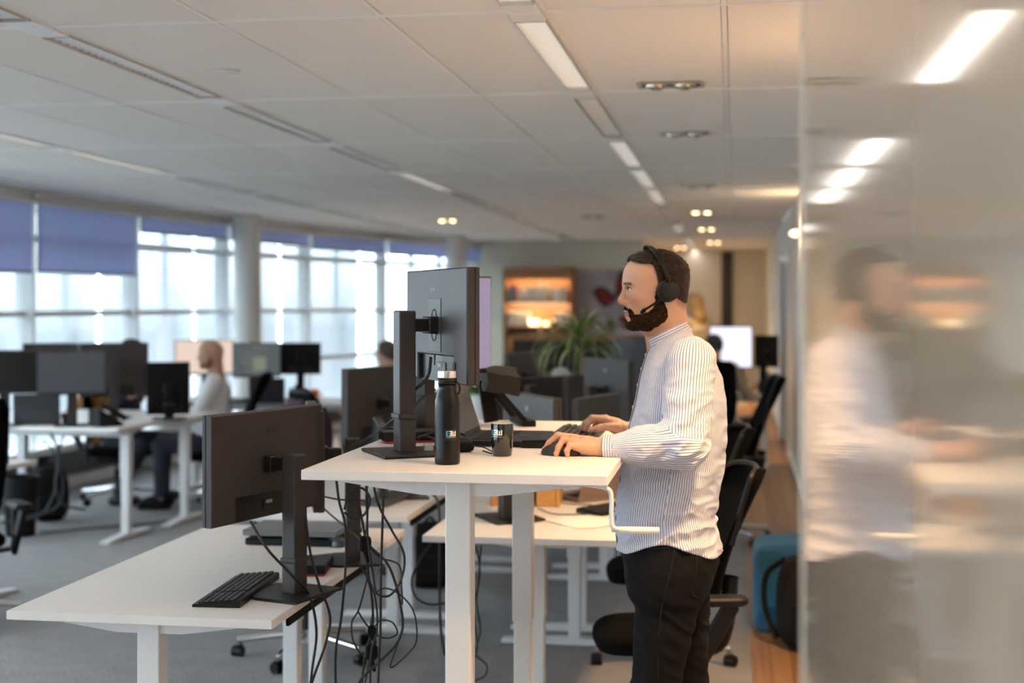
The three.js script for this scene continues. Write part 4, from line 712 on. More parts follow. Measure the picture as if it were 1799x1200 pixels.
const shirt = rawMesh('shirt', toGeo(surfNet(shirtD, [BASE[0] - 0.24, 0.80, ZM - 0.27], [BASE[0] + 0.24, 1.58, ZM + 0.27], 0.0055), BASE, null, shirtUV(0, 0.185)), shirtM, man);
function sleeve(name, sh, el, wr, far) {
  const cuffAt = mid(wr, el, 0.20);
  const D = (x, y, z) => { let d = smin(cap(x, y, z, sh, mid(sh, el, 0.5), 0.071, 0.064), cap(x, y, z, mid(sh, el, 0.5), el, 0.064, 0.057), 0.02); d = smin(d, smin(cap(x, y, z, el, mid(el, cuffAt, 0.6), 0.058, 0.054), cap(x, y, z, mid(el, cuffAt, 0.6), cuffAt, 0.054, 0.036), 0.02), 0.028);
    if (Math.abs(d) < 0.03) { const near = Math.exp(-((x - el[0]) ** 2 + (y - el[1]) ** 2) / 0.012); d -= fold(x * 1.3, y * 1.3, z * 1.3, 5) * (0.45 + 0.8 * near); } return d; };
  const fr = (a, b) => { const t = V(b[0] - a[0], b[1] - a[1], b[2] - a[2]).normalize(), n = V(0, 0, 1).addScaledVector(t, -t.z).normalize(), m = t.clone().cross(n); return { a, t, n, m }; };
  const F1 = fr(sh, el), F2 = fr(el, wr);
  const uv = (T) => { const c = [0, 1, 2].map((i) => (T[0][i] + T[1][i] + T[2][i]) / 3), d1 = cap(...c, sh, el, 0.063, 0.057), d2 = cap(...c, el, wr, 0.058, 0.046), F = d1 < d2 ? F1 : F2; const a = T.map((p) => { const q = V(p[0] - F.a[0], p[1] - F.a[1], p[2] - F.a[2]); return [Math.atan2(q.dot(F.m), -q.dot(F.n) * (far ? -1 : 1) * -1), q.dot(F.t)]; }); for (let i = 1; i < 3; i++) { while (a[i][0] - a[0][0] > Math.PI) a[i][0] -= 2 * Math.PI; while (a[i][0] - a[0][0] < -Math.PI) a[i][0] += 2 * Math.PI; } return a.map((v) => [v[0] * 0.060 / PITCH, v[1] * 5]); };
  const o = rawMesh(name, toGeo(surfNet(D, ...box([sh, el, cuffAt], 0.10), 0.005), BASE, null, uv), shirtM, shirt);
  // cuff: stripes run round the wrist
  const A = V(...mid(wr, el, 0.02)), B = V(...mid(wr, el, 0.235)), g = new THREE.CylinderGeometry(0.0385, 0.035, A.distanceTo(B), 40, 6), p = g.attributes.position, u = g.attributes.uv;
  for (let i = 0; i < p.count; i++) { const k = 1 + 0.03 * Math.sin(Math.atan2(p.getX(i), p.getZ(i)) * 3 + 1); p.setX(i, p.getX(i) * k); p.setZ(i, p.getZ(i) * k); u.setXY(i, (p.getY(i) + 0.1) / PITCH, 0.5); }
  g.computeVertexNormals(); const ob = new THREE.Object3D(); ob.position.copy(A).add(B).multiplyScalar(0.5); ob.quaternion.setFromUnitVectors(V(0, 1, 0), B.clone().sub(A).normalize()); ob.updateMatrix(); g.applyMatrix4(ob.matrix).translate(-BASE[0], 0, -BASE[2]);
  rawMesh('cuff', g, shirtM, shirt);
  return o;
}
sleeve('sleeve', J.shN, J.elN, J.wrN, false); sleeve('sleeve', J.shF, J.elF, mid(J.wrF, J.elF, 0.35), true);
{ // band collar, tilted forward and down, open at the throat
  const g = new THREE.CylinderGeometry(1, 1, 1, 60, 5, true, 0.16, 2 * Math.PI - 0.32), p = g.attributes.position, u = g.attributes.uv, fr = AZ(1139, 606, ZM), bk = AZ(1211, 571, ZM), half = (bk[0] - fr[0]) / 2, tilt = Math.atan2(bk[1] - fr[1], bk[0] - fr[0]);
  const inner = [], N = p.count;
  for (let i = 0; i < N; i++) { const a = Math.atan2(p.getX(i), p.getZ(i)), v = p.getY(i) + 0.5, k = 1 + (1 - v) * 0.10, lx = -Math.cos(a) * half * 1.06 * k, lz = Math.sin(a) * 0.062 * k, ly = (v - 0.55) * 0.034; u.setXY(i, v * 0.034 / PITCH, 0.5); const x = lx * Math.cos(tilt) - ly * Math.sin(tilt), y = lx * Math.sin(tilt) + ly * Math.cos(tilt); p.setXYZ(i, x + (fr[0] + bk[0]) / 2 - BASE[0], y + (fr[1] + bk[1]) / 2, lz); }
  g.computeVertexNormals(); rawMesh('collar', g, shirtM, shirt);
  // button placket down the front
  const pts = TR.slice(1).map(([y, c, a]) => [c - a - 0.004 - BASE[0], y, 0]); const out = [];
  for (let i = 0; i + 1 < pts.length; i++) out.push(bar(pts[i], pts[i + 1], 0.032, 0.008, 0.001));
  mesh('placket', out, mt('placket cotton', [0.70, 0.70, 0.78], 0.85), shirt);
  mesh('placket_edge', [tube(pts.map((q) => [q[0] - 0.001, q[1], 0.017]), 0.0013, 80, 6)], mt('dark seam', [0.06, 0.07, 0.16], 0.8), shirt);
  for (let k = 1; k < 9; k++) { const q = mid(pts[k], pts[k + 1], 0.4); mesh('button', cy(0.0055, 0.0055, 0.003, q[0] - 0.005, q[1], 0, 'x', 14), mt('pale button', [0.75, 0.73, 0.7], 0.4), shirt); } }
// points of a surface seen from the side nearest the camera
const onSide = (D, px, py) => { const e = [0, 1.65, 0], q = AZ(px, py, -4.5); let t = 0.8; for (let i = 0; i < 90; i++) { const P = mid(e, q, t), d = D(...P); if (d < 0.0004) break; t += d * 0.16; if (t > 1) break; } return mid(e, q, Math.min(t, 1)); };
const seam = (D, pts, r, name, m, parent) => mesh(name, tube(pts.map((p) => { const q = onSide(D, ...p); return [q[0] - BASE[0], q[1], q[2] - BASE[2]]; }), r, 50, 6), m, parent);
// jeans
const jeansM = mt('black denim', [1, 1, 1], 0.9, { specularIntensity: 0.35, map: dataTex(256, (u, v) => { const w = rr(-0.02, 0.02) + 0.02 * noise(u * 6, v * 6, 2) + (((u * 256 + v * 256) % 4) < 1.5 ? 0.012 : 0); return [0.060 + w * 0.6, 0.058 + w * 0.6, 0.066 + w * 0.6]; }, true) });
const jeansD = (x, y, z) => { let d = legsD(x, y, z, 0); if (Math.abs(d) < 0.03) { const a = noise(x * 10 + 3, y * 20 + x * 12, z * 9), k = Math.exp(-((y - 0.70) ** 2) / 0.006) + Math.exp(-((y - 0.44) ** 2) / 0.01) + 0.25; d -= 0.006 * k * (1 - Math.abs(a) * 2.4); } return smax(d, Math.max(y - AZ(1180, 925, ZM)[1], 0.07 - y), 0.01); };
const jeans = rawMesh('jeans', toGeo(surfNet(jeansD, [BASE[0] - 0.2, 0.05, ZM - 0.24], [BASE[0] + 0.28, 1.04, ZM + 0.24], 0.0075), BASE, null, (T) => T.map(([x, y, z]) => [(x + z) * 4, y * 4])), jeansM, man);
{ const m = mt('jeans seam', [0.028, 0.026, 0.027], 0.8), dk = mt('dark seam thread', [0.004, 0.004, 0.004], 0.9);
  seam(jeansD, [[1187, 952], [1182, 985], [1174, 1020], [1164, 1060], [1158, 1110], [1156, 1195]], 0.0016, 'side_seam', dk, jeans);
  seam(jeansD, [[1222, 962], [1224, 1000], [1216, 1042], [1226, 1050]], 0.0015, 'pocket_edge', dk, jeans); seam(jeansD, [[1222, 964], [1238, 970], [1254, 972]], 0.0015, 'pocket_edge', dk, jeans);
  seam(jeansD, [[1108, 955], [1130, 962], [1160, 963], [1182, 960]], 0.0015, 'front_pocket', m, jeans);
  const rv = onSide(jeansD, 1184, 960); mesh('rivet', sp(0.004, rv[0] - BASE[0], rv[1], rv[2] - BASE[2], 1, 1, 0.5), MAT.steel, jeans);
  for (const [a, s] of [[leg.aN, 1], [leg.aF, -1]]) { const g = new THREE.SphereGeometry(1, 24, 16), p = g.attributes.position; for (let i = 0; i < p.count; i++) { const x = p.getX(i), y = p.getY(i), z = p.getZ(i); p.setXYZ(i, x * 0.145 - 0.055, Math.max(y, -0.55) * 0.055 * (x > 0 ? 1.25 : 0.85) + 0.04, z * 0.048); } g.computeVertexNormals(); mesh('shoe', [g.translate(a[0] - BASE[0], 0, a[2] - BASE[2]), bx(0.28, 0.02, 0.085, a[0] - BASE[0] - 0.055, 0.0105, a[2] - BASE[2], 0.008)], MAT.blackSoft, man); } }
seam(shirtD, [[1172, 632], [1200, 622], [1228, 628], [1246, 645]], 0.0012, 'shoulder_seam', mt('shirt seam', [0.45, 0.45, 0.52], 0.9), shirt);
// headset worn by him
{ const H = thing('headset', 'black call headset with a thin microphone arm worn by the man in the striped shirt', 'headset', HC);
  const L = fromHead, pts = [];
  for (let k = 0; k <= 24; k++) { const a = -Math.PI / 2 + Math.PI * k / 24, t = Math.cos(a); pts.push(L(-16 + 42 * t, 14 + 118 * t ** 0.72 - (t < 0.02 ? 0 : 0), Math.sin(a) * 93 * (1 - 0.0 * t))); }
  const band = []; for (let k = 0; k + 1 < pts.length; k++) { const A = pts[k], B = pts[k + 1]; const d = V(B[0] - A[0], B[1] - A[1], B[2] - A[2]), len = d.length(), t = d.normalize(), fd = V(...L(1000, 150, 0)), fw = fd.clone().addScaledVector(t, fd.dot(t) * -1).normalize(), n = t.clone().cross(fw); const w = 0.021 * (0.6 + 0.4 * Math.sin(Math.PI * k / 23)); const m4 = new THREE.Matrix4().makeBasis(fw, n, t).setPosition((A[0] + B[0]) / 2, (A[1] + B[1]) / 2, (A[2] + B[2]) / 2); band.push(new RoundedBoxGeometry(w, 0.005, len * 1.12, 1, 0.002).applyMatrix4(m4)); }
  mesh('headband', band, MAT.black, H);
  for (const s of [-1, 1]) { const c = mesh('ear_cup', [lathe([[0, 0.012], [0.024, 0.012], [0.029, 0.009], [0.031, 0.002], [0.031, -0.004], [0.027, -0.008], [0, -0.008]], 36).rotateX(Math.PI / 2 * s).scale(0.94, 0.94, 1).rotateY(-17 * D2R * -1).translate(...L(-17, -3, s * 95))], mt('ear cup plastic', [0.006, 0.006, 0.007], 0.38, { specularIntensity: 0.6 }), H);
    mesh('ear_pad', new THREE.TorusGeometry(0.023, 0.0105, 12, 32).rotateY(17 * D2R).translate(...L(-13, -3, s * 82)), mt('ear pad', [0.014, 0.013, 0.013], 0.7), c);
    mesh('yoke', [tube([L(-16, 36, s * 93), L(-13, 30, s * 103), L(-15, 12, s * 104)], 0.0035, 20, 8)], MAT.black, c); }
  mesh('microphone_arm', tube([L(-14, -12, 104), L(8, -26, 100), L(36, -46, 86), L(57, -62, 62)], 0.0034, 40, 8), MAT.blackSoft, H);
  mesh('microphone', rod(L(52, -59, 67), L(60, -67, 58), 0.0062, 0.005), MAT.blackSoft, H); }
const bookM = {}; const atZ = AZ;
// ---------- chairs, bags, plants, shelf, cables, other people ----------
const floorAt = (px, d) => { const p = at(px, 600, d); return [p[0], 0, p[2]]; };
makeChair('black office chair right behind the man in the striped shirt, nearest chair', floorAt(1164, 5.2), dir(-0.97, 0.22), { bh: 0.53, lean: 0.27, spin: -0.3 });
makeChair('black office chair second in the row behind the man', floorAt(1163, 6.45), dir(-0.98, 0.15), { bh: 0.58, lean: 0.34, spin: -0.1 });
makeChair('black office chair third in the row, tilted back, over the wooden floor edge', floorAt(1272, 9.7), dir(-0.99, 0.1), { bh: 0.64, lean: 0.30, spin: 0.5 });
makeChair('black office chair of the seated woman in the beige sweater', floorAt(1262, 12.9), dir(0.2, -1), { bh: 0.60, lean: 0.1 });
makeChair('black office chair of which the chrome star foot shows under the foreground desk', [-1.97, 0, -6.3], dir(1, 0.1), { bh: 0.46, lean: 0.15, spin: 0.55 });
makeChair('black office chair under the purple jacket', [-2.40, 0, -8.3], dir(0.75, -0.6), { bh: 0.58, lean: 0.1 });
makeChair('black office chair of the bald man', floorAt(388, 11.35), dir(-0.9, 0.25), { bh: 0.58, lean: 0.32 });
makeChair('black office chair of the man in jeans with an orange brown jacket over it', floorAt(206, 11.62), dir(0.85, 0.3), { bh: 0.5, lean: 0.1, spin: 0.5 });
makeChair('black office chair cut off by the left edge of the picture', floorAt(-78, 7.2), dir(-0.7, -0.7), { bh: 0.64, lean: 0.12, spin: 0.2 });
makeChair('grey mesh office chair with a tall rounded back behind the collar of the man', floorAt(1112, 10.4), dir(-0.25, -1), { bh: 0.85, lean: 0.06, mat: mt('grey chair mesh', [0.075, 0.085, 0.095], 0.8), sh: 0.48 });
makeChair('black office chair of the brown haired man by the windows', floorAt(690, 11.9), dir(-0.5, -0.85), { bh: 0.5, lean: 0.08 });
function drape(label, pos, turn, m, w, h, d, cat = 'jacket') {                       // a jacket hung over a chair back
  const t = thing('jacket', label, cat, pos, turn), g = new THREE.SphereGeometry(1, 40, 28), p = g.attributes.position;
  for (let i = 0; i < p.count; i++) { const x = p.getX(i), y = p.getY(i), z = p.getZ(i), fl = 1 - 0.25 * Math.max(0, y); p.setXYZ(i, Math.sign(x) * Math.abs(x) ** 0.7 * w * fl + 0.02 * noise(x * 3, y * 4, z * 3), y * h * (1 + 0.06 * noise(x * 5, 0, z * 4)), Math.sign(z) * Math.abs(z) ** 0.7 * d * (1 + 0.25 * Math.sin(x * 9 + y * 2) * (y < 0.4 ? 1 : 0.2))); }
  g.computeVertexNormals(); mesh('body', g, m, t);
  for (const s of [-1, 1]) mesh('sleeve', tube([[s * w * 0.8, h * 0.55, d * 0.3], [s * w * 1.0, 0.05, d * 0.5], [s * w * 0.98, -h * 0.7, d * 0.4]], 0.05, 24, 12), m, t);
  return t;
}
drape('dark purple jacket hanging over an office chair behind the edge-on monitor', [-2.58, 0.86, -8.16], dir(0.75, -0.6), mt('dark purple cloth', [0.022, 0.010, 0.022], 0.9), 0.24, 0.27, 0.09);
{ const f = floorAt(166, 11.7); drape('orange brown jacket hanging over the chair of the man in jeans', [f[0], 0.72, f[2]], 0.3, mt('orange brown cloth', [0.30, 0.13, 0.025], 0.9), 0.10, 0.26, 0.06); }
{ const f = at(985, 668, 9.9); drape('pale grey jacket hanging behind the leafy plant', [f[0], 0.975, f[2]], 0.4, mt('pale grey cloth', [0.42, 0.42, 0.44], 0.9), 0.11, 0.22, 0.05); }
{ const g = new THREE.BoxGeometry(0.46, 0.43, 0.46, 12, 12, 12), p = g.attributes.position; for (let i = 0; i < p.count; i++) { const v = V(p.getX(i), p.getY(i), p.getZ(i)), k = (q, a) => Math.sign(q) * Math.pow(Math.abs(q) / a, 0.9) * a; const r = 0.06, c = V(clamp(v.x, -0.23 + r, 0.23 - r), clamp(v.y, -0.215 + r, 0.215 - r), clamp(v.z, -0.23 + r, 0.23 - r)), e = v.clone().sub(c); if (e.length() > 1e-6) { e.setLength(r); v.copy(c).add(e); } v.y += 0.015 * (1 - (v.x / 0.23) ** 2) * (v.y > 0.1 ? 1 : 0); p.setXYZ(i, v.x, v.y, v.z); }
  g.computeVertexNormals(); const t = thing('pouf', 'blue velvet pouf standing on the wooden floor behind the chairs', 'pouf', [0.33, 0.22, -7.25]); mesh('cushion', g, mt('blue velvet', [0.012, 0.11, 0.23], 0.8, { sheen: 0.8, sheenColor: new THREE.Color(0.3, 0.5, 0.6) }), t); mesh('piping', tube([[-0.2, 0.2, 0.215], [0.2, 0.2, 0.215]], 0.006, 10, 6), mt('blue velvet', [0.03, 0.14, 0.22], 0.8), t); }
function backpack(label, pos, turn, k = 1) {
  const t = thing('backpack', label, 'backpack', pos, turn), g = new THREE.SphereGeometry(1, 30, 24), p = g.attributes.position; for (let i = 0; i < p.count; i++) { const e = (v, q) => Math.sign(v) * Math.abs(v) ** q; const y = p.getY(i); p.setXYZ(i, e(p.getX(i), 0.5) * 0.155 * k * (1 - 0.12 * Math.max(0, y)), (e(y, 0.6) * 0.225 + 0.225) * k, e(p.getZ(i), 0.6) * 0.09 * k); } g.computeVertexNormals(); mesh('body', g, MAT.blackSoft, t);
  mesh('front_pocket', bx(0.23 * k, 0.19 * k, 0.06 * k, 0, 0.14 * k, 0.085 * k, 0.025), MAT.blackSoft, t); mesh('strap', tube([[-0.1 * k, 0.42 * k, -0.06], [-0.16 * k, 0.34 * k, -0.13], [-0.17 * k, 0.18 * k, -0.13], [-0.13 * k, 0.04, -0.08]], 0.014, 24, 8), MAT.blackSoft, t); mesh('handle', tube([[-0.04 * k, 0.44 * k, 0], [0, 0.48 * k, 0], [0.04 * k, 0.44 * k, 0]], 0.009, 12, 8), MAT.blackSoft, t); return t; }
backpack('black backpack leaning against the blue pouf beside the reflecting panel', [0.36, 0.005, -6.78], 0.4);
backpack('dark bag on the carpet under the desk by the windows', floorAt(88, 10.6), 0.6, 0.9);
backpack('dark bag on the floor under the desk behind the standing desk', floorAt(755, 8.1), 0.3, 0.85);
{ const t = thing('waste_bin', 'black waste bin on the carpet at the left edge', 'bin', floorAt(36, 9.9)); mesh('bin', lathe([[0, 0.01], [0.10, 0.01], [0.125, 0.42], [0.118, 0.42], [0.095, 0.02], [0, 0.02]], 28), MAT.blackSoft, t); mesh('rim', new THREE.TorusGeometry(0.122, 0.006, 8, 32).rotateX(Math.PI / 2).translate(0, 0.42, 0), MAT.black, t); }
// things on the desks by the windows
{ const p = at(66, 742, 9.85); makeLaptop('open grey laptop seen from behind on the desk at the left edge', [p[0], 0.80, p[2]], Math.PI + 0.45, 108, { mat: mt('slate laptop', [0.06, 0.067, 0.08], 0.45), w: 0.31, lid: 0.215 }); }
{ const p = at(186, 745, 9.68), t = thing('desk_phone', 'slanted black desk phone near the corner of the desk by the windows', 'phone', [p[0], 0.80, p[2]], 0.9); mesh('base', ext([[-0.09, 0], [0.09, 0], [0.09, 0.02], [-0.07, 0.12], [-0.09, 0.12]], 0.17, 0.006), MAT.black, t); mesh('handset', tube([[-0.08, 0.145, 0.11], [-0.03, 0.125, 0.115], [0.04, 0.085, 0.115], [0.09, 0.05, 0.11]], 0.02, 24, 10), MAT.black, t); mesh('keypad', bar([-0.05, 0.118, -0.02], [0.07, 0.042, -0.02], 0.09, 0.004), mt('grey keys', [0.12, 0.13, 0.15], 0.5), t); }
{ const p = at(117, 742, 9.75), t = thing('cup', 'small dark cup with a white lid beside the desk phone', 'cup', [p[0], 0.80, p[2]]); mesh('cup', lathe([[0, 0], [0.027, 0], [0.036, 0.09], [0.033, 0.09], [0.025, 0.004], [0, 0.004]], 24), MAT.blackSoft, t); mesh('lid', lathe([[0, 0.1], [0.03, 0.1], [0.037, 0.09], [0.037, 0.086]], 24), mt('white lid', [0.7, 0.7, 0.68], 0.5), t); }
{ const p = at(470, 708, 11.95); makeLaptop('dark laptop on the desk close to the windows', [p[0], 0.80, p[2]], Math.PI + 0.3, 105, { w: 0.3, lid: 0.21, mat: mt('blue black laptop', [0.03, 0.036, 0.05], 0.4) }); const q = at(447, 712, 11.95); makeKeyboard('dark keyboard on the desk close to the windows', [q[0] - 0.05, 0.80, q[2]], 0, false); }
{ const p = at(553, 688, 12.0), t = thing('cup', 'bright orange cup on the desk close to the windows', 'cup', [p[0], 0.80, p[2]]); mesh('cup', lathe([[0, 0], [0.03, 0], [0.04, 0.11], [0.036, 0.11], [0.028, 0.004], [0, 0.004]], 24), mt('orange cup', [0.85, 0.22, 0.02], 0.5), t); mesh('handle', new THREE.TorusGeometry(0.025, 0.006, 8, 20, Math.PI).rotateZ(-Math.PI / 2).translate(0.036, 0.055, 0), mt('orange cup', [0.85, 0.22, 0.02], 0.5), t); }
{ const p = at(530, 697, 12.0), t = thing('desk_phone', 'dark desk phone in front of the orange cup', 'phone', [p[0], 0.80, p[2]], 0.5); mesh('base', ext([[-0.09, 0], [0.09, 0], [0.09, 0.02], [-0.07, 0.12], [-0.09, 0.12]], 0.2, 0.006), MAT.black, t); mesh('handset', tube([[-0.08, 0.145, 0.1], [-0.03, 0.125, 0.105], [0.04, 0.085, 0.105], [0.09, 0.05, 0.1]], 0.02, 24, 10), MAT.black, t); }
{ const p = at(1345, 655, 14.2), t = thing('tape_dispenser', 'white rounded desk device at the right end of the desk of the woman', 'device', [p[0], 0.75, p[2]]); mesh('stand', bx(0.16, 0.10, 0.14, 0, 0.05, 0, 0.01), mt('dark box', [0.06, 0.055, 0.05], 0.6), t); mesh('housing', ext(rrect(0.17, 0.11, 0.035), 0.13, 0.01).translate(0, 0.157, 0), mt('white device', [0.8, 0.8, 0.78], 0.4), t); mesh('window', bx(0.07, 0.02, 0.004, 0, 0.165, 0.066, 0.001), MAT.black, t); }

// plants
function plant(label, pos, o) {
  const t = thing(o.name ?? 'potted_plant', label, 'plant', pos), r = o.r ?? 0.1, ph = o.ph ?? 0.2;
  mesh('pot', lathe([[0, 0], [r * 0.78, 0], [r * 0.82, 0.01], [r, ph], [r * 0.92, ph], [r * 0.86, ph - 0.03], [0, ph - 0.03]], 32), o.pot, t);
  if (o.trunk) mesh('trunk', [rod([0, ph - 0.04, 0], [0.01, o.trunk, 0.01], 0.018, 0.012)], mt('plant trunk', [0.20, 0.14, 0.08], 0.9), t);
  const lms = o.leaf.map((c) => mt('leaf', c, 0.5, { transmission: 0.12, thickness: 0, specularIntensity: 0.5 }));
  for (let i = 0; i < o.n; i++) {
    const a = i * 2.39996 + rr(-0.3, 0.3), up = rr(o.up[0], o.up[1]), L = o.len * rr(0.75, 1.1), w = o.w * rr(0.8, 1.15), y0 = (o.trunk ?? ph - 0.03) + rr(-0.07, 0.03) * (o.trunk ? 1 : 0.2), N = 9;
    const P = [], I = [], U = []; let x = 0.012, y = y0, el = up; const dl = L / N;
    for (let k = 0; k <= N; k++) { const s = k / N, ww = w * Math.sin(Math.PI * Math.min(1, 0.12 + s * 0.88)) ** 0.8 * (s > 0.98 ? 0.1 : 1), fx = Math.cos(a), fz = Math.sin(a); for (const q of [-1, 0, 1]) { P.push(x * fx - q * ww * fz, y + Math.abs(q) * ww * 0.35, x * fz + q * ww * fx); U.push(s, q); } x += Math.cos(el) * dl; y += Math.sin(el) * dl; el -= o.droop * dl / o.len * (0.7 + 0.6 * s) * 1.0; if (k < N) { const b = k * 3; I.push(b, b + 3, b + 1, b + 1, b + 3, b + 4, b + 1, b + 4, b + 2, b + 2, b + 4, b + 5); } }
    const g = new THREE.BufferGeometry(); g.setAttribute('position', new THREE.Float32BufferAttribute(P, 3)); g.setAttribute('uv', new THREE.Float32BufferAttribute(U, 2)); g.setIndex(I); g.computeVertexNormals(); rawMesh('leaf', g, lms[i % lms.length], t);
  }
  return t;
}
{ const p = floorAt(1022, 9.1); plant('tall leafy plant with long narrow drooping leaves in a dark pot', [p[0], 0.75, p[2]], { name: 'dragon_plant', pot: mt('dark pot', [0.02, 0.022, 0.025], 0.5), r: 0.075, ph: 0.33, trunk: 0.64, n: 66, up: [0.25, 1.57], len: 0.43, w: 0.011, droop: 2.5, leaf: [[0.13, 0.20, 0.055], [0.22, 0.29, 0.09], [0.36, 0.40, 0.17], [0.08, 0.13, 0.04]] }); }
{ const p = floorAt(842, 10.0); plant('small green plant in a white pot seen right of the open laptop', [p[0], 0.75, p[2]], { pot: mt('white pot', [0.75, 0.77, 0.78], 0.4), r: 0.075, ph: 0.25, n: 26, up: [0.3, 1.4], len: 0.2, w: 0.03, droop: 1.6, leaf: [[0.09, 0.24, 0.04], [0.14, 0.32, 0.06]] }); }
{ const p = floorAt(897, 14.5); plant('yellowish floor plant beside the black cabinet', p, { pot: mt('clay pot', [0.4, 0.38, 0.35], 0.6), r: 0.16, ph: 0.4, n: 40, up: [0.6, 1.5], len: 0.85, w: 0.03, droop: 1.0, leaf: [[0.38, 0.32, 0.06], [0.26, 0.27, 0.06]] }); }
// cabinet with a wooden top in front of the back wall
{ const x0 = at(905, 600, 17.6)[0], x1 = at(1135, 600, 17.2)[0], w = x1 - x0, t = thing('cabinet', 'long black cabinet with a wooden top standing before the back wall', 'cabinet', [(x0 + x1) / 2, 0, -17.4]);
  mesh('carcass', bx(w, 1.18, 0.42, 0, 0.6, 0), MAT.blackSoft, t); mesh('top', bx(w + 0.04, 0.07, 0.46, 0, 1.225, 0), MAT.oak, t); for (let i = 0; i < 4; i++) { const d = mesh('door', bx(w / 4 - 0.012, 1.1, 0.018, -w / 2 + w / 8 + i * w / 4, 0.62, 0.218), mt('black door', [0.013, 0.012, 0.012], 0.5), t); mesh('handle', bx(0.012, 0.14, 0.02, -w / 2 + w / 8 + i * w / 4 + w / 8 - 0.05, 0.75, 0.235), MAT.steel, d); }
  [[1024, 'bushy green plant standing on the wooden cabinet top, left one'], [1068, 'small dark green plant on the wooden cabinet top, right one']].forEach(([px, lab], i) => { const p = at(px, 580, 17.2); plant(lab, [p[0], 1.265, -17.35], { pot: mt('grey pot', [0.25, 0.25, 0.26], 0.6), r: 0.07, ph: 0.11, n: 24, up: [0.2, 1.4], len: i ? 0.15 : 0.26, w: 0.024, droop: 1.3, leaf: [[0.05, 0.12, 0.04], [0.08, 0.17, 0.05]] }); });
  for (const [px, h] of [[947, 0.1], [968, 0.16]]) { const p = at(px, 590, 17.2), b = thing('candle_glass', h > 0.12 ? 'tall pale candle glass on the black cabinet' : 'short glowing candle glass on the black cabinet', 'candle glass', [p[0], 1.265, -17.3]); mesh('glass', lathe([[0, 0], [0.05, 0], [0.055, h], [0.05, h], [0.046, 0.01], [0, 0.01]], 20), mt('amber glass', [0.8, 0.5, 0.25], 0.2), b); mesh('flame', sp(0.018, 0, h + 0.012, 0, 0.6, 1.3, 0.6), mt('flame', [1, 0.7, 0.3], 0.5, { emissive: new THREE.Color(1, 0.6, 0.25), emissiveIntensity: 3 }), b); } }
// wooden bookshelf with warm lamps
{ const x0 = -3.53, x1 = -2.43, w = x1 - x0, z = -21.56, H = 2.2, t = thing('bookshelf', 'oak bookshelf with warm lit compartments against the back wall', 'bookshelf', [(x0 + x1) / 2, 0, z]);
  for (const s of [-1, 1]) mesh('side_panel', bx(0.045, H, 0.34, s * (w / 2 - 0.022), H / 2, 0), MAT.oak, t);
  mesh('back_panel', bx(w - 0.06, H - 0.05, 0.015, 0, H / 2, -0.155), MAT.oak, t); mesh('top_panel', bx(w, 0.05, 0.34, 0, H - 0.025, 0), MAT.oak, t); mesh('fascia', bx(w - 0.09, 0.13, 0.02, 0, H - 0.11, 0.15), MAT.oak, t);
  const hs = [0.12, 0.55, 0.95, 1.3, 1.69]; for (const h of hs) mesh('shelf', bx(w - 0.09, 0.035, 0.31, 0, h - 0.018, 0), MAT.oak, t);
  for (const h of [1.30, 1.69]) { const y = (h === 1.69 ? H - 0.06 : 1.69 - 0.04); mesh('lamp_strip', bx(w - 0.2, 0.010, 0.025, 0, y, 0.115), mt('lamp strip', [1, 0.9, 0.7], 0.5, { emissive: new THREE.Color(1, 0.72, 0.42), emissiveIntensity: 2 }), t); const l = new THREE.RectAreaLight(new THREE.Color(1, 0.74, 0.45), 50, w - 0.2, 0.05); l.position.set((x0 + x1) / 2, y - 0.012, z + 0.115); l.lookAt((x0 + x1) / 2, y - 0.6, z - 0.15); l.name = 'lamp_strip_glow'; scene.add(l); }
  const warm = [[0.75, 0.68, 0.55], [0.8, 0.78, 0.72], [0.7, 0.6, 0.42], [0.78, 0.72, 0.6]], cols = [[0.1, 0.3, 0.5], [0.6, 0.12, 0.06], [0.72, 0.34, 0.1], [0.12, 0.13, 0.16], [0.1, 0.12, 0.45], [0.65, 0.62, 0.55]];
  const names = { 1.69: 'top', 1.3: 'middle', 0.95: 'lower', 0.55: 'second lowest', 0.12: 'lowest' };
  for (const h of hs) { let x = x0 + 0.07, i = 0; const grp = 'books and binders on the ' + names[h] + ' shelf'; while (x < x1 - 0.12) { const bw = rr(0.028, 0.075), bh = rr(0.19, h === 1.3 ? 0.24 : 0.27); if (h === 1.3 && x > x0 + 0.34 && x < x0 + 0.72) { x += 0.1; continue; } if (i % 6 === 5) { x += rr(0.02, 0.07); }
    const c = h > 1 ? (i < 3 && h === 1.69 ? cols[(i + 5) % 6] : warm[i % 4]) : cols[(i * 5 + 2) % 6]; const key = c.join(); bookM[key] ??= mt('book cover', c, 0.6);
    const b = mesh('book', [bx(bw, bh, 0.2, 0, bh / 2, 0, 0.003)], bookM[key]); b.position.set(x + bw / 2, h + 0.001, z + rr(0.0, 0.03)); tag(b, (c === warm[i % 4] && h > 1 ? 'pale binder' : 'coloured book') + ' standing on the ' + names[h] + ' shelf of the oak bookshelf', 'book', grp); x += bw + 0.004; i++; } }
  for (const [x, s] of [[-3.06, 0.10], [-2.86, 0.065]]) { const b = thing('lantern', s > 0.08 ? 'larger glowing bowl lamp on the lit bookshelf' : 'smaller glowing bowl lamp on the lit bookshelf', 'lamp', [x, 1.3, z + 0.05]); mesh('bowl', lathe([[0, 0], [s * 0.7, 0.003], [s, s * 0.5], [s * 0.8, s], [s * 0.76, s], [s * 0.9, s * 0.5], [0, 0.01]], 24), mt('glowing bowl', [1, 0.85, 0.6], 0.4, { emissive: new THREE.Color(1, 0.70, 0.36), emissiveIntensity: 4 }), b); } }
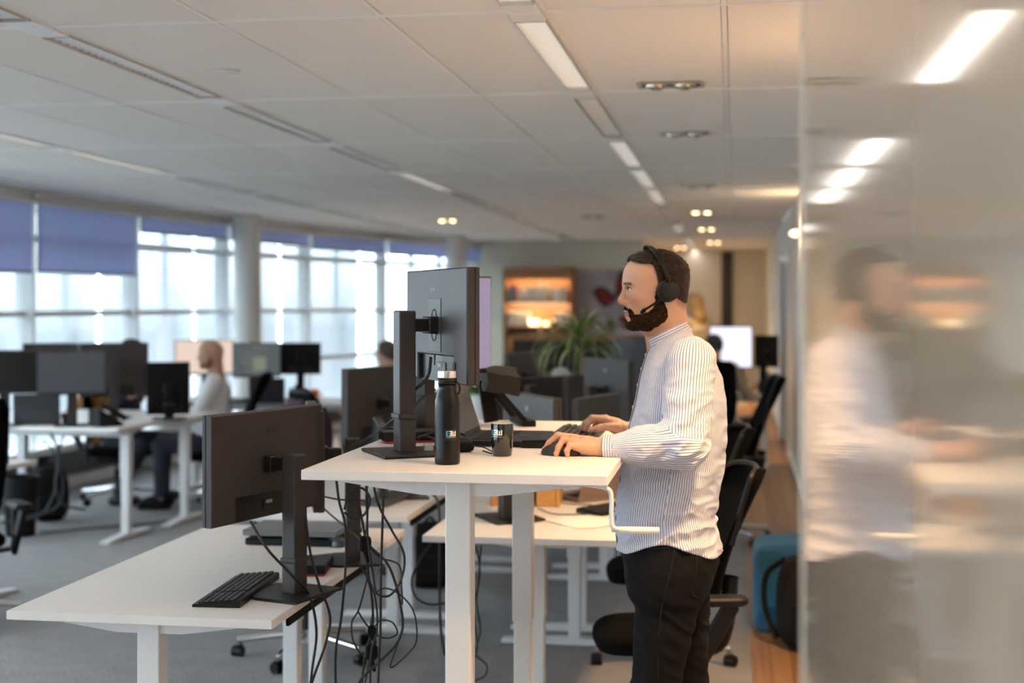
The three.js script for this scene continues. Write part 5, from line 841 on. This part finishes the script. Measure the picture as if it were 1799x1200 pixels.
// butterfly picture on the back wall
{ const tex = canvasTex(512, 320, (g, w, h) => { g.fillStyle = '#b7b2be'; g.fillRect(0, 0, w, h); for (let i = 0; i < 60; i++) { g.fillStyle = ['rgba(170,166,178,0.10)', 'rgba(110,106,116,0.10)'][i % 2]; g.beginPath(); g.arc(rr(0, w), rr(0, h), rr(20, 80), 0, 7); g.fill(); }
  const wing = (cx, cy, s, rot) => { g.save(); g.translate(cx, cy); g.rotate(rot); g.scale(s, s); g.fillStyle = '#2a0f10'; g.beginPath(); g.moveTo(0, 0); g.bezierCurveTo(-20, -90, 30, -130, 60, -120); g.bezierCurveTo(80, -60, 50, -20, 8, 6); g.fill(); g.beginPath(); g.moveTo(0, 0); g.bezierCurveTo(-60, -40, -130, -40, -140, 0); g.bezierCurveTo(-90, 60, -40, 70, -4, 14); g.fill(); g.fillStyle = '#8c2318'; g.beginPath(); g.moveTo(4, -8); g.bezierCurveTo(-4, -80, 34, -112, 52, -104); g.bezierCurveTo(62, -60, 40, -24, 4, -8); g.fill(); g.beginPath(); g.moveTo(-8, 2); g.bezierCurveTo(-60, -26, -110, -26, -116, 0); g.bezierCurveTo(-80, 44, -36, 50, -8, 2); g.fill(); g.strokeStyle = '#2a0f10'; g.lineWidth = 4; for (const a of [-2.9, -3.15, 2.9, -1.5, -1.2]) { g.beginPath(); g.moveTo(0, 0); g.lineTo(Math.cos(a) * 100, Math.sin(a) * 100); g.stroke(); } g.fillStyle = '#1b0c0c'; g.beginPath(); g.ellipse(6, 2, 7, 34, 0.6, 0, 7); g.fill(); g.restore(); };
  wing(320, 130, 1.15, 0.12); wing(452, 262, 0.8, 0.2); });
  const a = atZ(1003, 474, -21.72), b = atZ(1128, 590, -21.72); const t = thing('wall_picture', 'wide grey wall picture with two dark red butterflies', 'picture', [(a[0] + b[0]) / 2, (a[1] + b[1]) / 2, -21.735]); const W = b[0] - a[0], Hh = a[1] - b[1];
  const g = bx(W, Hh, 0.03, 0, 0, 0, 0); const p = g.attributes.position, u = g.attributes.uv; for (let i = 0; i < p.count; i++) u.setXY(i, p.getX(i) / W + 0.5, p.getY(i) / Hh + 0.5); mesh('canvas', g, mt('printed canvas', [1, 1, 1], 0.7, { map: tex }), t); }

// cables: each one a thing
const cableAt = (pts, d, r, lab, grp) => { const o = mesh('cable', tube(pts.map((p) => at(p[0], p[1], p[2] ?? d)), r, Math.max(30, pts.length * 10), 7), MAT.cable); return tag(o, lab, 'cable', grp); };
const C8 = (l) => l.map(([a, b, c]) => c ? [560 + a * 0.3, 840 + b * 0.3, c] : [560 + a * 0.3, 840 + b * 0.3]);
const TG = 'tangle of cables under the left edge of the standing desk', TL = 'black cable in the tangle hanging under the left edge of the standing desk';
const tangle = [
  [[[100, -15], [120, 140], [150, 250], [160, 400], [150, 620], [130, 830], [100, 1000], [100, 1240], [110, 1500]], 4.30, 0.0042],
  [[[150, 185], [180, 90], [250, 58], [300, 120], [265, 215], [200, 238], [148, 200]], 4.36, 0.004],
  [[[270, -15], [285, 130], [285, 330], [318, 560], [345, 680], [410, 690], [480, 600], [500, 450], [430, 310], [360, 180], [325, 60], [325, -15]], 4.33, 0.0038],
  [[[380, -15], [375, 200], [365, 500], [360, 900], [350, 1100], [345, 1450]], 4.28, 0.0042],
  [[[240, 170], [270, 350], [285, 520], [310, 700], [315, 880], [275, 1020], [250, 1240], [250, 1500]], 4.40, 0.004],
  [[[300, 400], [400, 500], [450, 620], [480, 750], [490, 880], [450, 980], [350, 1080], [240, 1190], [180, 1350]], 4.34, 0.0042],
  [[[370, 470], [470, 510], [485, 640], [490, 740]], 4.38, 0.0026],
  [[[330, 680], [370, 648], [440, 660], [550, 770], [570, 960], [530, 1020], [420, 1110], [470, 950]], 4.37, 0.0026],
  [[[290, 560], [270, 640], [230, 780], [195, 840], [200, 950], [250, 1040]], 4.42, 0.003],
  [[[232, 785], [280, 860], [320, 900], [335, 960]], 4.41, 0.003],
  [[[320, 880], [360, 835], [430, 845], [460, 910], [400, 938], [320, 915]], 4.39, 0.0026],
  [[[270, 540], [330, 700], [340, 900], [310, 1000], [300, 1300]], 4.36, 0.0034],
  [[[200, 490], [260, 540], [300, 640], [318, 760], [300, 900], [305, 1010], [270, 1200]], 4.44, 0.0034],
  [[[300, -15], [278, 90], [282, 260], [262, 380]], 4.41, 0.0032],
  [[[240, 330], [285, 395], [330, 440], [375, 475]], 4.43, 0.0034],
];
tangle.forEach(([p, d, r]) => cableAt(C8(p), d, r, TL, TG));
for (const [x, y, s, lab] of [[270, 385, 1, 'black plug block hanging in the cable tangle, upper one'], [312, 893, 0.7, 'black cable knot clamp in the middle of the cable tangle'], [308, 1020, 1, 'black plug block at the bottom of the cable tangle']]) { const q = at(560 + x * 0.3, 840 + y * 0.3, 4.40), t = thing('plug_block', lab, 'plug', q, 0.4); mesh('block', bx(0.04 * s, 0.05 * s, 0.034, 0, 0, 0, 0.012), MAT.blackSoft, t); mesh('sleeve', rod([0, -0.02 * s, 0], [0.01, -0.06 * s, 0.004], 0.009, 0.005), MAT.blackSoft, t); }
cableAt([[440, 916, 4.16], [470, 965, 4.12], [512, 1010, 4.14], [545, 1050, 4.28], [556, 1110, 4.3], [548, 1180, 4.3], [536, 1300, 4.3]], 4.2, 0.0042, 'black cable from the foreground monitor back over the desk edge');
cableAt([[536, 900, 4.30], [545, 970, 4.28], [560, 1025, 4.28], [580, 1085, 4.3], [572, 1130, 4.3], [545, 1210, 4.3], [532, 1300, 4.3]], 4.3, 0.0042, 'black cable running down behind the foreground monitor pole');
cableAt([[563, 871, 4.75], [600, 878, 4.62], [640, 879, 4.60]], 4.7, 0.003, 'black cable from the edge-on monitor towards its pole');
cableAt([[563, 888, 4.75], [590, 912, 4.7], [625, 940, 4.66], [650, 965, 4.6]], 4.7, 0.0032, 'black cable slanting down from the edge-on monitor');
cableAt(C8([[660, 85, 5.9], [700, 150, 5.75], [710, 400, 5.6], [708, 700, 5.6], [716, 900, 5.6], [740, 1040, 5.6]]), 5.6, 0.006, 'pair of black cables dropping left of the standing desk front leg');
cableAt(C8([[655, 385], [590, 480], [545, 600], [570, 700], [650, 740], [740, 733]]), 5.5, 0.005, 'looped black cable left of the standing desk front leg');
cableAt(C8([[920, 395], [940, 500], [940, 600], [910, 720], [915, 860], [928, 1000], [910, 1060]]), 5.4, 0.004, 'thin black cable hanging between the two standing desk legs');
cableAt(C8([[950, 395], [935, 600], [925, 720], [945, 900], [920, 1030], [985, 1100], [970, 1160], [890, 1195]]), 5.45, 0.004, 'curling black cable at the foot of the standing desk front leg');
cableAt([[757, 628, 3.98], [752, 660, 4.0], [735, 680, 4.02], [722, 688, 4.03]], 4, 0.0048, 'thick black cable plugged into the tall monitor back');
cableAt([[765, 684, 4.0], [740, 700, 4.0], [715, 725, 4.02], [690, 738, 4.05], [660, 762, 4.15], [610, 790, 4.28], [600, 803, 4.3]], 4.1, 0.003, 'thin black cable drooping from the tall monitor to the desk edge, upper one');
cableAt([[700, 728, 4.05], [668, 755, 4.15], [640, 772, 4.2], [606, 797, 4.3]], 4.1, 0.0024, 'thin black cable drooping to the desk edge, lower one');
cableAt([[848, 792, 4.05], [870, 798, 4.02], [850, 786, 4.1], [835, 784, 4.15]], 4.05, 0.002, 'thin black lead lying behind the mug');
for (const [p, r] of [[[[90, 762], [105, 800], [98, 850], [110, 885], [150, 896]], 0.01], [[[112, 765], [100, 805], [112, 845], [100, 890], [40, 910]], 0.008], [[[75, 775], [92, 790], [100, 830], [90, 880], [70, 905], [0, 918]], 0.007]]) cableAt(p, 9.7, r, 'black cable bundle hanging from the desk by the windows', 'cables under the desk by the windows');
{ const P = (a, b) => on(a, b, 0.006); tag(mesh('cable', tube([P(70, 935), P(140, 930), P(205, 925), P(260, 920), P(320, 912)], 0.006, 50, 6), MAT.cable), 'thin black cable lying across the carpet by the windows', 'cable'); tag(mesh('cable', tube([on(905, 880, 0.768), on(960, 878, 0.768), on(1000, 885, 0.768), on(1040, 887, 0.768)], 0.0022, 40, 6), MAT.cable), 'thin grey lead winding over the desk with the bamboo riser, rear one', 'cable'); tag(mesh('cable', tube([on(945, 893, 0.768), on(975, 903, 0.768), on(1005, 904, 0.768), on(1045, 903, 0.768)], 0.0022, 40, 6), MAT.cable), 'thin grey lead winding over the desk with the bamboo riser, front one', 'cable'); }
// ---------- the other people, further back ----------
// faces local -x; o: seated, hair, colours, arm poses
function figure(label, pos, turn, o) {
  const t = thing('person', label, 'person', pos, turn), sk = mt('skin', [0.46, 0.26, 0.18], 0.5), sh = mt('shirt cloth', o.shirt, 0.9), tr = mt('trouser cloth', o.trousers, 0.9), sc = o.scale ?? 1;
  const hip = o.seated ? 0.52 : 0.92, lean = o.lean ?? 0.02, nk = hip + 0.56, cx = -lean;
  const HCx = [cx - 0.03, nk + 0.155, 0], own = (x, y, z) => { const q = fromHead((HCx[0] - x) * 1000, (y - HCx[1]) * 1000, z * 1000); return [HC[0] + q[0], HC[1] + q[1], HC[2] + q[2]]; }, off = (x, y, z) => headD(...own(x, y, z)) * mm;
  const arms = o.arms ?? [[[-0.12, nk - 0.32, 0.25], [-0.34, nk - 0.33, 0.2]], [[-0.12, nk - 0.32, -0.25], [-0.34, nk - 0.33, -0.2]]];
  const S = [[cx + 0.0, nk - 0.06, 0.17], [cx, nk - 0.06, -0.17]];
  const torso = (x, y, z, g) => { const k = clamp((y - hip) / 0.5, 0, 1), c = lerp(0, cx, k), a = lerp(0.12, 0.115, k) + g + 0.02 * Math.exp(-((k - 0.25) ** 2) / 0.05), b = lerp(0.165, 0.175, k) + g; const q = Math.abs(x - c) / a, r = Math.abs(z) / b; let d = (Math.pow(Math.pow(q, 2.3) + Math.pow(r, 2.3), 1 / 2.3) - 1) * 0.11; return smax(d, Math.max(y - nk + 0.06, hip - 0.08 - y), 0.08); };
  const sleeves = (x, y, z, g, end) => { let d = 1; arms.forEach((A, i) => { const w = mid(A[0], A[1], end); d = Math.min(d, smin(cap(x, y, z, S[i], A[0], 0.052 + g, 0.044 + g), cap(x, y, z, A[0], w, 0.044 + g, 0.032 + g), 0.02)); }); return d; };
  const legs = (x, y, z, g) => { let d = 1; for (const s of [-1, 1]) { const L = o.legs?.[s > 0 ? 0 : 1] ?? (o.seated ? [[-0.42, 0.50, s * 0.12], [-0.42, 0.08, s * 0.12]] : [[0.0, 0.48, s * 0.1], [0.02, 0.08, s * 0.1]]); d = Math.min(d, smin(cap(x, y, z, [0, hip, s * 0.09], L[0], 0.085 + g, 0.062 + g), cap(x, y, z, L[0], L[1], 0.06 + g, 0.042 + g), 0.03)); } return smin(d, ell(x, y, z, [0, hip, 0], [0.14 + g, 0.10 + g, 0.175 + g]), 0.05); };
  const body = [surfNet(off, [HCx[0] - 0.135, HCx[1] - 0.19, -0.1], [HCx[0] + 0.125, HCx[1] + 0.13, 0.1], 0.005), surfNet((x, y, z) => { let d = smin(torso(x, y, z, -0.015), legs(x, y, z, -0.012), 0.03); d = smin(d, sleeves(x, y, z, -0.012, 1), 0.02); return smin(d, cap(x, y, z, [cx + 0.03, nk - 0.08, 0], [cx + 0.01, nk + 0.03, 0], 0.06, 0.055), 0.04); }, [-0.85, 0.05, -0.45], [0.35, nk + 0.05, 0.45], 0.014)];
  for (const A of arms) { const w = A[1], d = V(w[0] - A[0][0], w[1] - A[0][1], w[2] - A[0][2]).normalize(), q = (k, u = 0, v = 0) => [w[0] + d.x * k, w[1] + d.y * k + u, w[2] + d.z * k + v]; body.push(surfNet((x, y, z) => { let e = cap(x, y, z, q(-0.02), q(0.07), 0.03, 0.034); for (const f of [-1.5, -0.5, 0.5, 1.5]) e = smin(e, smin(cap(x, y, z, q(0.07, 0.006, f * 0.017), q(0.12, 0.006, f * 0.019), 0.0105, 0.0095), cap(x, y, z, q(0.12, 0.006, f * 0.019), q(0.155 - Math.abs(f) * 0.008, -0.014, f * 0.019), 0.0095, 0.0075), 0.004), 0.005); return smin(e, cap(x, y, z, q(0.02, 0, 0.028), q(0.08, -0.01, 0.05), 0.013, 0.009), 0.008); }, ...box([q(-0.05), q(0.17), q(0.05, 0.03, 0.07), q(0.05, -0.03, -0.05)], 0.04), 0.005)); }
  rawMesh('body', toGeo(body, [0, 0, 0]), sk, t);
  const shm = rawMesh('shirt', toGeo(surfNet((x, y, z) => { let d = smin(torso(x, y, z, 0.012), sleeves(x, y, z, 0.008, o.sleeve ?? 0.92), 0.03); d = smin(d, cap(x, y, z, S[0], S[1], 0.055, 0.055), 0.05); if (Math.abs(d) < 0.03) d -= 0.006 * noise(x * 12, y * 16, z * 10); return smax(d, hip - 0.06 - y, 0.01); }, [-0.75, hip - 0.12, -0.42], [0.3, nk + 0.04, 0.42], 0.011), [0, 0, 0]), sh, t);
  rawMesh('trousers', toGeo(surfNet((x, y, z) => { let d = legs(x, y, z, 0.004); if (Math.abs(d) < 0.03) d -= 0.006 * noise(x * 12, y * 14, z * 10); return smax(d, 0.09 - y, 0.01); }, [-0.75, 0.06, -0.4], [0.4, hip + 0.14, 0.4], 0.013), [0, 0, 0]), tr, t);
  for (const s of [-1, 1]) { const e = (o.legs?.[s > 0 ? 0 : 1] ?? (o.seated ? [0, [-0.42, 0.08, s * 0.12]] : [0, [0.02, 0.08, s * 0.1]]))[1], g = new THREE.SphereGeometry(1, 18, 12), p = g.attributes.position; for (let i = 0; i < p.count; i++) p.setXYZ(i, p.getX(i) * 0.135 - 0.05, Math.max(p.getY(i), -0.5) * 0.055 * (p.getX(i) > 0 ? 1.3 : 0.9) + 0.03, p.getZ(i) * 0.045); g.computeVertexNormals(); mesh('shoe', g.translate(e[0], e[1] - 0.08, e[2]), o.shoe ?? MAT.blackSoft, t); }
  if (o.hair !== 'bald') { const hm = mt('hair', o.hairColor, 0.6), long = o.hair === 'long';
    rawMesh('hair', toGeo(surfNet((x, y, z) => { const f = (HCx[0] - x) * 1000, u = (y - HCx[1]) * 1000, s = z * 1000; let d = headD(...own(x, y, z), false) - (long ? 15 : 9); d -= 3 * noise(f * 0.06, u * 0.03, s * 0.09); d = smax(d, (hairLine(f)[0] - (long && f < 20 ? 60 : 0) - u) * 0.75, 6); if (long) d = smin(d, smin(cap(f, u, s, [-62, 10, 0], [-82, -130, 0], 55, 62), cap(f, u, s, [-82, -130, 0], [-95, -260, 10], 62, 40), 30) + 6 * noise(f * 0.05, u * 0.015, s * 0.07), 25); return d * mm; }, [HCx[0] - 0.12, HCx[1] - (long ? 0.34 : 0.1), -0.12], [HCx[0] + 0.2, HCx[1] + 0.15, 0.12], 0.0055), [0, 0, 0]), hm, t); }
  if (o.beard) rawMesh('beard', toGeo(surfNet((x, y, z) => beardD(...own(x, y, z)), [HCx[0] - 0.12, HCx[1] - 0.145, -0.09], [HCx[0] + 0.06, HCx[1] + 0.01, 0.09], 0.005), [0, 0, 0]), mt('beard hair', o.beard, 0.7), t);
  t.scale.setScalar(sc); return t;
}
const F = (px, d) => floorAt(px, d);
figure('bald man with a reddish beard in a white shirt sitting by the windows', F(378, 11.35), 0.3, { seated: true, shirt: [0.72, 0.72, 0.74], trousers: [0.03, 0.035, 0.05], hair: 'bald', beard: [0.20, 0.08, 0.035], lean: 0.0 });
figure('man in a dark shirt and jeans sitting hidden behind a monitor, one hand showing', F(211, 11.6), Math.PI + 0.25, { seated: true, shirt: [0.016, 0.018, 0.03], trousers: [0.022, 0.028, 0.045], hair: 'short', hairColor: [0.02, 0.012, 0.008], sleeve: 0.45, lean: 0.06, arms: [[[-0.05, 0.80, 0.26], [-0.2, 0.90, 0.22]], [[-0.02, 0.84, -0.25], [-0.17, 0.91, -0.26]]], legs: [[[-0.36, 0.50, 0.14], [-0.33, 0.08, 0.14]], [[-0.2, 0.46, -0.2], [-0.02, 0.09, -0.2]]], shoe: mt('brown shoe', [0.03, 0.018, 0.012], 0.4) });
figure('man with short brown hair of whom only the head shows behind a monitor', F(688, 11.6), -0.6, { seated: true, shirt: [0.05, 0.05, 0.06], trousers: [0.03, 0.03, 0.035], hair: 'short', hairColor: [0.05, 0.028, 0.016], scale: 0.99 });
figure('woman with long blond hair standing far back behind the man', F(1226, 15.6), -0.7, { seated: false, shirt: [0.5, 0.42, 0.32], trousers: [0.05, 0.05, 0.06], hair: 'long', hairColor: [0.42, 0.27, 0.10], scale: 1.0 });
figure('dark haired woman in a beige sweater working at the bright white screen', F(1256, 13.4), -Math.PI / 2 + 0.15, { seated: true, shirt: [0.46, 0.38, 0.29], trousers: [0.03, 0.03, 0.035], hair: 'short', hairColor: [0.012, 0.009, 0.008], arms: [[[-0.12, 0.78, 0.26], [-0.40, 0.80, 0.18]], [[-0.2, 0.76, -0.34], [-0.42, 0.80, -0.42]]] });
figure('person of whom only a rosy face shows above the bright white screen', F(1261, 15.3), Math.PI / 2, { seated: true, shirt: [0.1, 0.04, 0.05], trousers: [0.03, 0.03, 0.03], hair: 'short', hairColor: [0.03, 0.015, 0.01], scale: 1.04 });
renderer.render(scene, camera);
